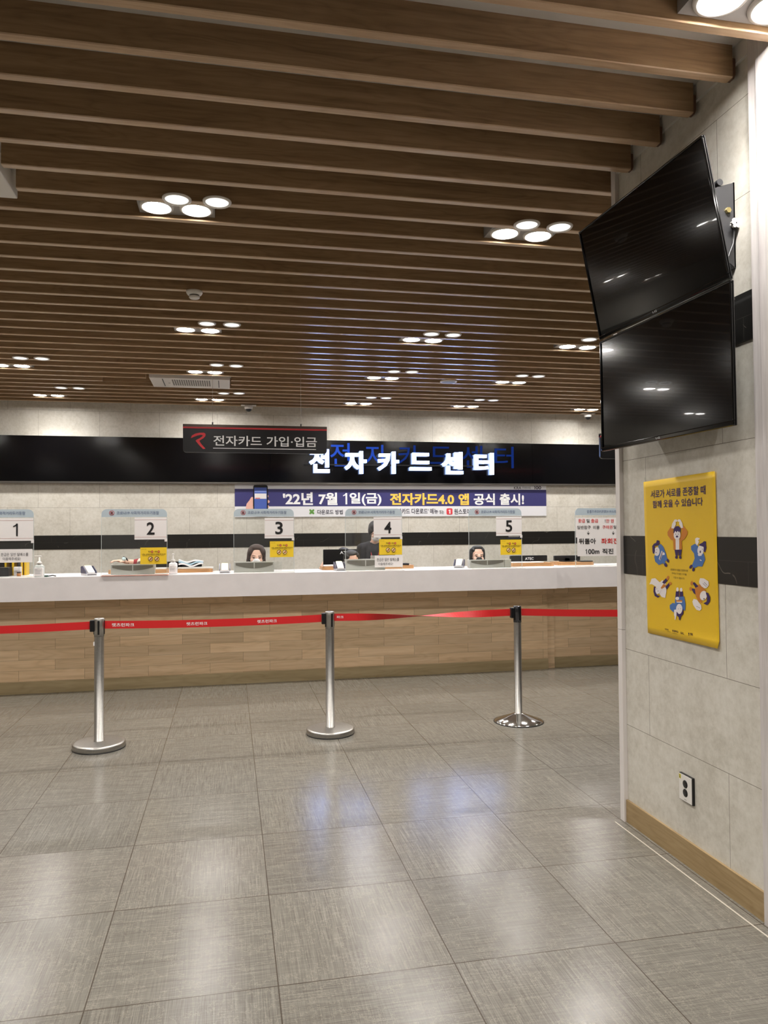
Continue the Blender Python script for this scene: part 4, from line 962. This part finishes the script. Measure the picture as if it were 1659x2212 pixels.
# person low behind window two, hand with watch raised
Y2 = 8.66
c2 = at(312, 1210, 1, 8.45).x; z2 = at(312, 1206, 1, 8.45).z
h2 = at(255, 1215, 1, 8.4)
pr = person((c2, Y2, 0), 0, 'person bent low at window two, raised wrist wearing a round watch', HM(.0, -.18, z2-.235, .75, 0, 0), hair='bob', haircol=M_HAIRBR, mask=mat('mask_pink', (226, 178, 186), .7), eyes=False, extra={'bare': -1, 'cloth': mat('maroon_sleeve', (150, 40, 48), .8)},
            arms=[((h2.x-c2+.20, -.22, h2.z-.012), (h2.x-c2+.07, -.25, h2.z+.008)), ((.27, .0, .85), (.18, -.22, .8))])
MB().lathe([(0, -.004), (.02, -.004), (.022, 0), (.02, .006), (0, .006)], (h2.x-c2+.062, -.284, h2.z+.036), 24, axis='y').build('watch', mat('watch_face', (206, 230, 236), .2), pr)
MB().tube([(h2.x-c2+.055, -.275, h2.z+.06), (h2.x-c2+.085, -.26, h2.z+.04), (h2.x-c2+.11, -.26, h2.z-.01)], .008).build('watch_strap', M_BLACK, pr)
k = bmesh.new(); ball(k, (0, -.21, z2-.04), (.088, .1, .05)); cap = remesh(k, 'knitted_cap', mat('cap_beige', (214, 204, 184), .8), pr, .008)
chair(c2, Y2+.08, 'black office chair behind window two')

# ------------------------------------------------------------------ stanchions and belts
SYY = 5.78
def stanchion(x, y, kind, label, tilt=0):
    r = thing('queue_stanchion', (x, y, 0), label, 'queue barrier', 'queue stanchions')
    if kind == 'flat':
        MB().lathe([(0, 0), (.178, 0), (.183, .005), (.183, .036), (.176, .043), (.16, .044), (.034, .048), (0, .048)], n=64).build('base', M_STEEL, r)
        MB().lathe([(.176, -.0), (.184, -.0), (.184, .006), (.176, .006)], n=48).build('rubber_rim', M_BLACK, r)
    else:
        MB().lathe([(0, 0), (.198, 0), (.199, .004), (.19, .012), (.12, .036), (.05, .062), (.035, .068), (0, .068)], n=64).build('base', M_CHROME, r)
        MB().lathe([(.195, -.0), (.201, -.0), (.201, .006), (.195, .006)], n=48).build('rubber_rim', M_BLACK, r)
    rad = .0335 if kind == 'flat' else .030
    MB().lathe([(rad+.003, .046), (rad+.003, .052), (rad, .053), (rad, .90), (rad, .902)], n=40).build('pole', M_STEEL, r)
    hd = rad+.002
    MB().lathe([(rad, .80), (hd, .80), (hd, .925), (hd-.003, .93), (0, .93)], n=40).build('head', M_STEEL if kind == 'flat' else mat('head_dark', (86, 86, 90), .25, metal=1), r)
    for a in (0, PI/2, PI, 1.5*PI) if kind == 'flat' else (0, PI/2, PI, 1.5*PI):
        a += .35 if x > 0 else .03
        c, s = math.cos(a), math.sin(a); m = MB(); o = MB().box((-.0065, -.003, .815), (.0065, .003, .915)).build('slot', M_BLACK, r); o.location = (hd*c, hd*s, 0); o.rotation_euler = (0, 0, a+PI/2)
    MB().box((-hd-.027, -.02, .835), (-hd+.006, .02, .918)).build('belt_clip', M_BLACK, r, bevel=.004)
    return r
ps = [at(213, 1616, 2, 0), at(712, 1580, 2, 0), at(1123, 1560, 2, 0)]
X1, X2, X3 = ps[0].x, ps[1].x, ps[2].x
stanchion(X1, SYY, 'flat', 'steel queue post with flat base, left one of the three')
stanchion(X2, SYY, 'flat', 'steel queue post with flat base in the middle of the belt line')
stanchion(X3, SYY, 'cone', 'queue post with polished conical base and dark head, at right')
stanchion(-2.62, SYY, 'flat', 'steel queue post beyond the left picture edge')
stanchion(4.0, 5.32, 'flat', 'steel queue post hidden behind the side wall')
# small sticker on left pole
o = MB().box((X1-.036, SYY-.022, .735), (X1-.028, SYY-.008, .763)).build('sticker', M_PAPER); tag(o, 'tiny white sticker on the left queue post', 'sticker')
def belt(A, B, za, zb_, label, twist=False, txt=(), hgt=.056):
    A, B = Vector(A), Vector(B); L = (B-A).length; d = (B-A).normalized(); n = 60; sd = Vector((d.y, -d.x, 0)).normalized()
    r = thing('barrier_belt', ((A+B)/2), label, 'barrier belt', 'red barrier belts'); O = Vector(r.location)
    m = MB(); vs = []
    def ang(t): return 0 if not twist else PI*min(1, max(0, (t-.12)/.78))
    def pt(t, v, lift=0):
        c = A.lerp(B, t); c.z -= .012*4*t*(1-t) if not twist else .008*4*t*(1-t); a = ang(t)
        up = Vector((0, 0, math.cos(a)))+sd*math.sin(a); nr = sd*math.cos(a)-Vector((0, 0, math.sin(a)))
        return c+up*v*hgt/2+nr*lift
    for i in range(n+1):
        t = i/n; vs += [pt(t, 1, .0006), pt(t, -1, .0006), pt(t, -1, -.0006), pt(t, 1, -.0006)]
    fs = []
    for i in range(n):
        b = i*4
        for j in range(4): fs.append((b+j, b+(j+1) % 4, b+4+(j+1) % 4, b+4+j))
    m.add([v-O for v in vs], fs); m.build('webbing', M_RED, r)
    if txt:
        m = MB()
        for s, t0, t1, v0, v1 in txt:
            vv, ff, _, _ = glyphs(s, .012); m.add([pt(t0+(t1-t0)*x, v0+(v1-v0)*y, .0016)-O for x, y, z in vv], ff)
        m.build('printed_name', M_WHITEINK, r)
ZBm = .88
def tt(x): return (at(x, 1345, 1, SYY).x-X1-.036)/(X2-X1-.1)
belt((-2.62, SYY, ZBm), (X1-.064, SYY, ZBm), 0, 0, 'red belt running from the left queue post out of the picture')
belt((X1+.036, SYY-.0, ZBm+.002), (X2-.064, SYY, ZBm), 0, 0, 'red belt with white Korean name between left and middle posts', txt=[('렛츠런파크', tt(242), tt(290), -.52, .42), ('렛츠런파크', tt(403), tt(448), -.48, .42), ('렛츠런파크', tt(556), tt(598), -.48, .42)])
def t2(x): return (at(x, 1325, 1, SYY).x-X2-.036)/(X3-X2-.098)
belt((X2+.036, SYY-.0, ZBm+.004), (X3-.062, SYY, ZBm), 0, 0, 'twisted red belt between the middle and right posts', twist=True, txt=[('파크', t2(727), t2(742), -.3, .42), ('렛츠런파크', t2(968), t2(1012), -.5, .45)])
belt((X3+.034, SYY-.004, ZBm), (3.925, 5.35, ZBm+.003), 0, 0, 'red belt from the right post toward behind the side wall')

# ------------------------------------------------------------------ wall screens
def tv(Xb, Yb_, Zb, wd, tilt, yaw, label):
    hh = .575*wd
    d = Vector((math.sin(yaw), math.cos(yaw), 0)); n = Vector((-math.cos(yaw), math.sin(yaw), 0))
    u = Vector((0, 0, 1))*math.cos(tilt)+n*math.sin(tilt); nn = u.cross(d)*1.0      # outward normal into the room
    if nn.x > 0: nn = -nn
    BR = Vector((Xb, Yb_, Zb)); r = thing('television', (BR+d*wd/2), label, 'television', 'wall screens')
    M = Matrix.Identity(4); ex = -d            # local x runs to the picture right, z up along the screen, y away from the room
    for i in range(3): M[i][0] = ex[i]; M[i][1] = -nn[i]; M[i][2] = u[i]; M[i][3] = r.location[i]
    r.matrix_world = M; r.rotation_euler = M.to_euler(); W = wd/2
    MB().box((-W, 0, 0), (W, .008, hh)).build('back_shell', M_BEZEL, r, bevel=.003)
    b, bb = .009, .021
    fr = MB().box((-W, -.010, 0), (W, 0, bb)).box((-W, -.010, hh-b), (W, 0, hh)).box((-W, -.010, bb), (-W+b, 0, hh-b)).box((W-b, -.010, bb), (W, 0, hh-b)).build('bezel', M_BEZEL, r, bevel=.004)
    MB().box((-W+b, -.003, bb), (W-b, .001, hh-b)).build('screen', M_SCREEN, r)
    m = MB(); text(m, 'LG', (-.016, 0, .0065), (.032, 0, 0), (0, 0, .009), (0, -.0108, 0), 0, .02); m.build('logo', mat('logo_silver', (190, 190, 190), .4), fr)
    MB().box((-W*.6, .008, hh*.15), (W*.6, .04, hh*.85)).build('rear_housing', M_BLACK, r, bevel=.01)
    return r, M
_, MT1 = tv(1.95, 2.623, 2.541, 1.0, .201, -.036, 'upper black wall screen tilted forward from the side wall')
_, MT2 = tv(1.945, 2.606, 1.953, 1.0, .005, -.039, 'lower black wall screen hanging upright below the tilted one')
for nm, z0, z1, xt, lab in (('a', 2.64, 2.99, 1.93, 'dark steel tilting bracket holding the upper wall screen'), ('b', 2.05, 2.42, 1.985, 'dark steel bracket hidden behind the lower wall screen')):
    r = thing('screen_bracket', (XR, 2.76, z0), lab, 'bracket', 'screen brackets'); O = Vector(r.location)
    if nm == 'a':
        for y in (2.745, 3.45):
            child(MB().prism([Vector((XR, y, 2.99)), Vector((1.985, y, 2.965)), Vector((1.93, y, 2.93)), Vector((1.955, y, 2.75)), Vector((1.99, y, 2.68)), Vector((XR, y, 2.63))], (0, .004, 0)), 'side_plate', M_DKGREY, r, O)
        child(MB().box((XR-.006, 2.745, 2.63), (XR, 3.45, 2.99)), 'wall_plate', M_DKGREY, r, O)
        c = at(1572, 455, 1, 2.742); child(MB().lathe([(0, -.012), (.012, -.012), (.013, 0)], (c.x, 2.745, c.z), 6, axis='y', smooth=False), 'brass_nut', mat('brass', (214, 198, 140), .3, metal=1), r, O)
        c = at(1584, 485, 1, 2.735); m = MB(); pts = [Vector((c.x+.019*(1+.16*math.cos(6*t))*math.cos(t), 2.725, c.z+.019*(1+.16*math.cos(6*t))*math.sin(t))) for t in [i*2*PI/48 for i in range(48)]]
        m.prism(pts, (0, -.010, 0)); m.cyl((c.x, 2.726, c.z), .008, .02, axis='y'); kn = child(m, 'star_knob', M_WHITE, r, O); child(MB().cyl((c.x, 2.7142, c.z), .003, .001, axis='y'), 'bolt', M_BLACK, r, O)
        c = at(1549, 398, 1, 2.76); child(MB().cyl((c.x, 2.74, c.z), .014, .2, axis='y'), 'tilt_bar', M_DKGREY, r, O)
        child(MB().tube([(XR-.012, 2.73, 2.80), (XR-.03, 2.72, 2.72), (XR-.075, 2.70, 2.64), (XR-.10, 2.70, 2.56)], .004), 'cable', M_BLACK, r, O)
    else:
        child(MB().box((1.985, 2.85, 2.05), (XR, 3.4, 2.42)), 'wall_plate', M_DKGREY, r, O)

# ------------------------------------------------------------------ poster
PX = XR-.006
def pz(u, v, lift=0): p = at(1330+u/5.0426, 1000+v/5.0426, 0, PX-lift); return p
r = thing('poster', pz(700, 1000), 'yellow paper poster with six printed figures taped to the side wall', 'poster'); O = Vector(r.location)
TL, TR_, BR_, BL = pz(303, 208), pz(1082, 90), pz(1130, 2022), pz(350, 1850)
m = MB(); n = 24; G = []
for j in range(n+1):
    for i in range(n+1):
        a, b = i/n, j/n; p = TL.lerp(TR_, a).lerp(BL.lerp(BR_, a), b)
        p.x -= .012*max(0, (b-.965)/.035)*max(0, a-.2)+.006*max(0, (.05-b)/.05)*max(0, a-.6); G.append(p)
m.add([p-O for p in G], [(j*(n+1)+i, (j+1)*(n+1)+i, (j+1)*(n+1)+i+1, j*(n+1)+i+1) for j in range(n) for i in range(n)], 0, True)
o = m.build('sheet', M_POSTER, r); sd = o.modifiers.new('s', 'SOLIDIFY'); sd.thickness = .0008
def tz(m, s, x0, y0, x1, y1, mi=0, bold=.03, skew=0):
    """line of poster lettering on the wall plane between crop points (left bottom) and (right bottom)"""
    a = pz(x0, y1); b = pz(x1, y1+skew); h = pz(x0, y0).z-a.z
    return text(m, s, a, Vector((0, b.y-a.y, 0)), (0, 0, h), (-.0015, 0, 0), mi, bold)
m = MB()
def tline(m, s, x0, yt, yb, x1, bold=.03): a = pz(x0, yb); t = pz(x0, yt); b = pz(x1, yb); text(m, s, a, (0, b.y-a.y, 0), (0, 0, t.z-a.z), (-.0015, 0, 0), 0, bold)
tline(m, '서로가 서로를 존중할 때', 384, 300, 388, 982, .016); tline(m, '함께 웃을 수 있습니다', 406, 412, 494, 952, .016)
child(m, 'headline', M_NAVYINK, r, O)
m = MB(); tline(m, '상대방의 다름을 인정한다면', 600, 1148, 1172, 788, .0); tline(m, '우리는 더 많은 가치를', 614, 1190, 1212, 774, .0); tline(m, '가질 수 있습니다', 632, 1236, 1258, 752, .0)
tline(m, 'KRA', 540, 1800, 1818, 580, .01); tline(m, '한국마사회', 562, 1828, 1838, 600, 0); tline(m, 'KSPO', 620, 1816, 1838, 684, .03); tline(m, '국민체육진흥공단', 620, 1846, 1856, 676, 0); tline(m, 'GKL', 708, 1838, 1862, 748, .01); tline(m, 'SR', 814, 1850, 1876, 846, .03)
tline(m, 'ጰ', 786, 1846, 1882, 808, .01) if False else None
m.poly([p for p in disc(pz(796, 1858, .0016), .0042, 16, 0)]); m.poly([pz(788, 1884, .0016), pz(796, 1864, .0016), pz(806, 1884, .0016), pz(796, 1876, .0016)])
child(m, 'small_print', mat('poster_ink', (60, 34, 40), .6), r, O)
FM = [mat('print_orange', (204, 126, 44), .5), mat('print_blue', (74, 114, 176), .5), M_NAVYINK, mat('print_white', (236, 228, 226), .5), mat('print_line', (70, 50, 60), .5), M_POSTER]
def fig(label, shapes):
    m = MB()
    for k, (mi, sh) in enumerate(shapes):
        lift = .0018+k*.00012
        if sh[0] == 'e': _, cx, cy, rx, ry, rot = sh; pts = [(cx+rx*math.cos(t)*math.cos(rot)-ry*math.sin(t)*math.sin(rot), cy+rx*math.cos(t)*math.sin(rot)+ry*math.sin(t)*math.cos(rot)) for t in [i*2*PI/22 for i in range(22)]]
        else: pts = sh
        m.poly([pz(u, v, lift) for u, v in pts], mi)
    o = child(m, 'printed_figure', FM, r, O); o['label'] = label
E_ = lambda cx, cy, rx, ry, rot=0: ('e', cx, cy, rx, ry, rot)
fig('figure in orange making a heart overhead', [
    (0, [(600, 695), (634, 712), (622, 742), (640, 790), (650, 830), (634, 850), (600, 835), (566, 790), (563, 752)]), (0, [(742, 688), (712, 708), (722, 740), (706, 790), (700, 830), (716, 850), (748, 830), (780, 780), (782, 745)]),
    (0, [(625, 830), (716, 830), (722, 945), (630, 948)]), (3, [(652, 830), (692, 830), (692, 945), (654, 945)]),
    (3, [(606, 712), (615, 660), (640, 618), (662, 614), (672, 630), (664, 642), (652, 640), (656, 668), (634, 715)]), (3, [(734, 706), (726, 655), (704, 616), (680, 614), (672, 630), (682, 642), (694, 640), (690, 664), (712, 712)]),
    (2, [(640, 945), (677, 945), (677, 1008), (652, 1010)]), (2, [(680, 945), (719, 943), (711, 1008), (686, 1010)]), (2, E_(660, 1027, 13, 17)), (2, E_(702, 1028, 13, 17)),
    (3, E_(668, 785, 37, 52)), (2, [(628, 765), (634, 715), (655, 690), (685, 688), (706, 710), (708, 768), (698, 740), (688, 758), (676, 740), (662, 758), (650, 740), (636, 764)]), (2, E_(668, 802, 13, 11)), (4, E_(654, 776, 4, 5)), (4, E_(682, 776, 4, 5))])
fig('figure in blue holding papers at upper left', [
    (1, [(462, 900), (490, 882), (520, 915), (548, 990), (560, 1050), (520, 1090), (470, 1112), (430, 1075), (418, 1020), (440, 985), (470, 960)]), (1, [(505, 1075), (530, 1065), (548, 1098), (528, 1110)]), (1, [(535, 1050), (556, 1030), (572, 1055), (555, 1068)]),
    (2, E_(544, 1112, 16, 21, -.4)), (2, E_(568, 1065, 13, 20, -.3)), (3, E_(449, 965, 30, 48, .05)), (2, [(400, 960), (398, 905), (415, 880), (440, 870), (448, 842), (475, 846), (478, 880), (455, 900), (425, 905), (428, 960), (420, 990), (405, 985)]),
    (3, [(470, 1045), (500, 955), (518, 975), (485, 1062)]), (2, [(478, 1048), (506, 965), (511, 970), (485, 1056)]), (3, E_(522, 990, 13, 15)), (4, E_(448, 945, 3, 5)), (4, E_(440, 975, 9, 3, .3))])
fig('figure in blue pointing upward at upper right', [
    (1, [(862, 880), (895, 905), (905, 930), (960, 990), (975, 1050), (940, 1130), (900, 1125), (850, 1150), (828, 1120), (860, 1040), (852, 985), (822, 945), (820, 905)]),
    (3, [(868, 875), (865, 825), (885, 812), (915, 820), (912, 835), (896, 838), (908, 860), (888, 902)]), (3, [(892, 1000), (910, 975), (940, 1010), (905, 1015)]), (3, E_(925, 950, 35, 56, .1)), (2, [(912, 885), (945, 868), (962, 852), (985, 856), (982, 885), (988, 925), (972, 975), (955, 960), (960, 915), (930, 905), (908, 900)]), (2, E_(921, 968, 7, 14)),
    (2, E_(818, 1130, 14, 24, .5)), (2, E_(846, 1160, 13, 22, .2)), (3, [(918, 1050), (936, 1060), (934, 1070), (915, 1060)]), (4, E_(945, 940, 3, 5))])
fig('figure in white lying at lower left', [
    (3, [(378, 1300), (390, 1262), (430, 1255), (480, 1300), (510, 1275), (545, 1320), (552, 1400), (540, 1470), (500, 1460), (460, 1400), (440, 1350), (395, 1320), (365, 1322)]), (2, [(505, 1300), (548, 1255), (566, 1280), (530, 1320)]), (0, E_(567, 1252, 12, 24, .3)),
    (2, [(540, 1350), (582, 1302), (592, 1325), (556, 1380)]), (0, E_(594, 1313, 14, 16)), (0, [(490, 1360), (522, 1315), (545, 1330), (540, 1350), (500, 1372)]), (3, E_(455, 1390, 34, 40, .5)), (2, [(415, 1350), (432, 1345), (432, 1400), (450, 1440), (482, 1450), (460, 1468), (425, 1450), (410, 1400)]), (4, E_(462, 1395, 3, 5)), (4, E_(448, 1372, 3, 4))])
fig('upside-down figure in blue at the bottom', [
    (2, [(655, 1400), (690, 1395), (688, 1460), (650, 1460)]), (2, [(697, 1395), (730, 1400), (735, 1460), (695, 1460)]), (3, E_(673, 1378, 14, 22)), (3, E_(713, 1382, 14, 22)),
    (1, [(648, 1460), (745, 1455), (760, 1540), (755, 1610), (735, 1600), (640, 1600), (630, 1630), (590, 1590), (588, 1550), (620, 1525), (645, 1530)]), (3, [(636, 1600), (662, 1595), (662, 1660), (650, 1710), (643, 1708), (642, 1670), (634, 1660)]),
    (3, E_(671, 1476, 20, 18)), (0, [(658, 1495), (722, 1495), (726, 1512), (662, 1512)]), (3, [(660, 1512), (724, 1512), (720, 1524), (664, 1520)]), (3, E_(692, 1590, 34, 55)), (2, [(664, 1620), (690, 1648), (712, 1640), (735, 1580), (736, 1640), (712, 1670), (700, 1712), (690, 1710), (686, 1680), (664, 1660)]), (4, E_(682, 1590, 3, 4)), (4, E_(708, 1588, 3, 4))])
fig('figure in orange with gloves at lower right', [
    (0, [(868, 1330), (920, 1325), (985, 1390), (960, 1420), (925, 1470), (945, 1530), (905, 1510), (875, 1460), (862, 1400)]), (2, [(835, 1305), (860, 1300), (900, 1345), (870, 1360)]), (0, E_(828, 1310, 13, 25, .1)), (2, [(820, 1365), (862, 1372), (870, 1435), (850, 1420)]), (0, E_(816, 1372, 14, 20)),
    (3, [(908, 1290), (920, 1255), (960, 1258), (1010, 1290), (1015, 1330), (990, 1365), (965, 1365), (935, 1345), (910, 1310)]), (3, [(835, 1510), (850, 1480), (885, 1490), (930, 1550), (935, 1590), (915, 1610), (880, 1600), (845, 1550)]),
    (3, E_(955, 1445, 38, 52, .2)), (2, [(980, 1410), (1005, 1415), (1028, 1460), (1026, 1510), (995, 1550), (955, 1530), (990, 1510), (995, 1460)]), (4, [(950, 1310), (990, 1350), (988, 1353), (948, 1313)]), (4, [(965, 1298), (1000, 1335), (998, 1338), (963, 1302)]), (4, [(880, 1560), (920, 1580), (919, 1583), (879, 1563)]), (4, E_(962, 1480, 6, 8))])
m = MB(); p = pz(320, 186); m.box((p.x-.001, p.y-.008, p.z-.004), (p.x-.0003, p.y+.006, p.z+.012)); child(m, 'tape', M_ACRYL, r, O)

# wall socket
a, b = at(1467, 1664, 0, XR-.012), at(1495.5, 1737, 0, XR-.012)
cy_, zt_, zb_ = (a.y+b.y)/2, .4145, .2905
r = thing('power_socket', (XR, cy_, zb_), 'white double power socket with black sides low on the side wall', 'power socket'); hw = abs(a.y-b.y)/2; hz = zt_-zb_
MB().box((-.012, -hw-.0035, 0), (0, hw, hz)).build('back_box', M_BLACK, r, bevel=.001)
MB().box((-.014, -hw+.001, .003), (-.012, hw-.001, hz-.003)).build('face_plate', M_WHITE, r)
for z in (.042, .082):
    so = MB().lathe([(0, -.0155), (.0175, -.0155), (.0185, -.0138)], (0, 0, z), 28, axis='x').build('socket', M_BLACK, r)
    MB().lathe([(0, -.0157), (.0022, -.0157), (.0022, -.0155)], (0, .006, z), 10, axis='x').lathe([(0, -.0157), (.0022, -.0157), (.0022, -.0155)], (0, -.006, z), 10, axis='x').build('pin_hole', M_DKGREY, so)
st = MB().box((-.0147, hw-.017, hz-.026), (-.0142, hw-.002, hz-.006)).build('number_sticker', mat('sticker_yellow', (226, 210, 90), .6), r)
m = MB(); text(m, '2', (-.0148, hw-.005, hz-.023), (0, -.009, 0), (0, 0, .013), (-.0004, 0, 0), 0, .02); m.build('numeral', M_INK, st)
MB().box((-.0146, -.008, .010), (-.0141, .008, .0125)).build('maker_print', M_GREY, r)
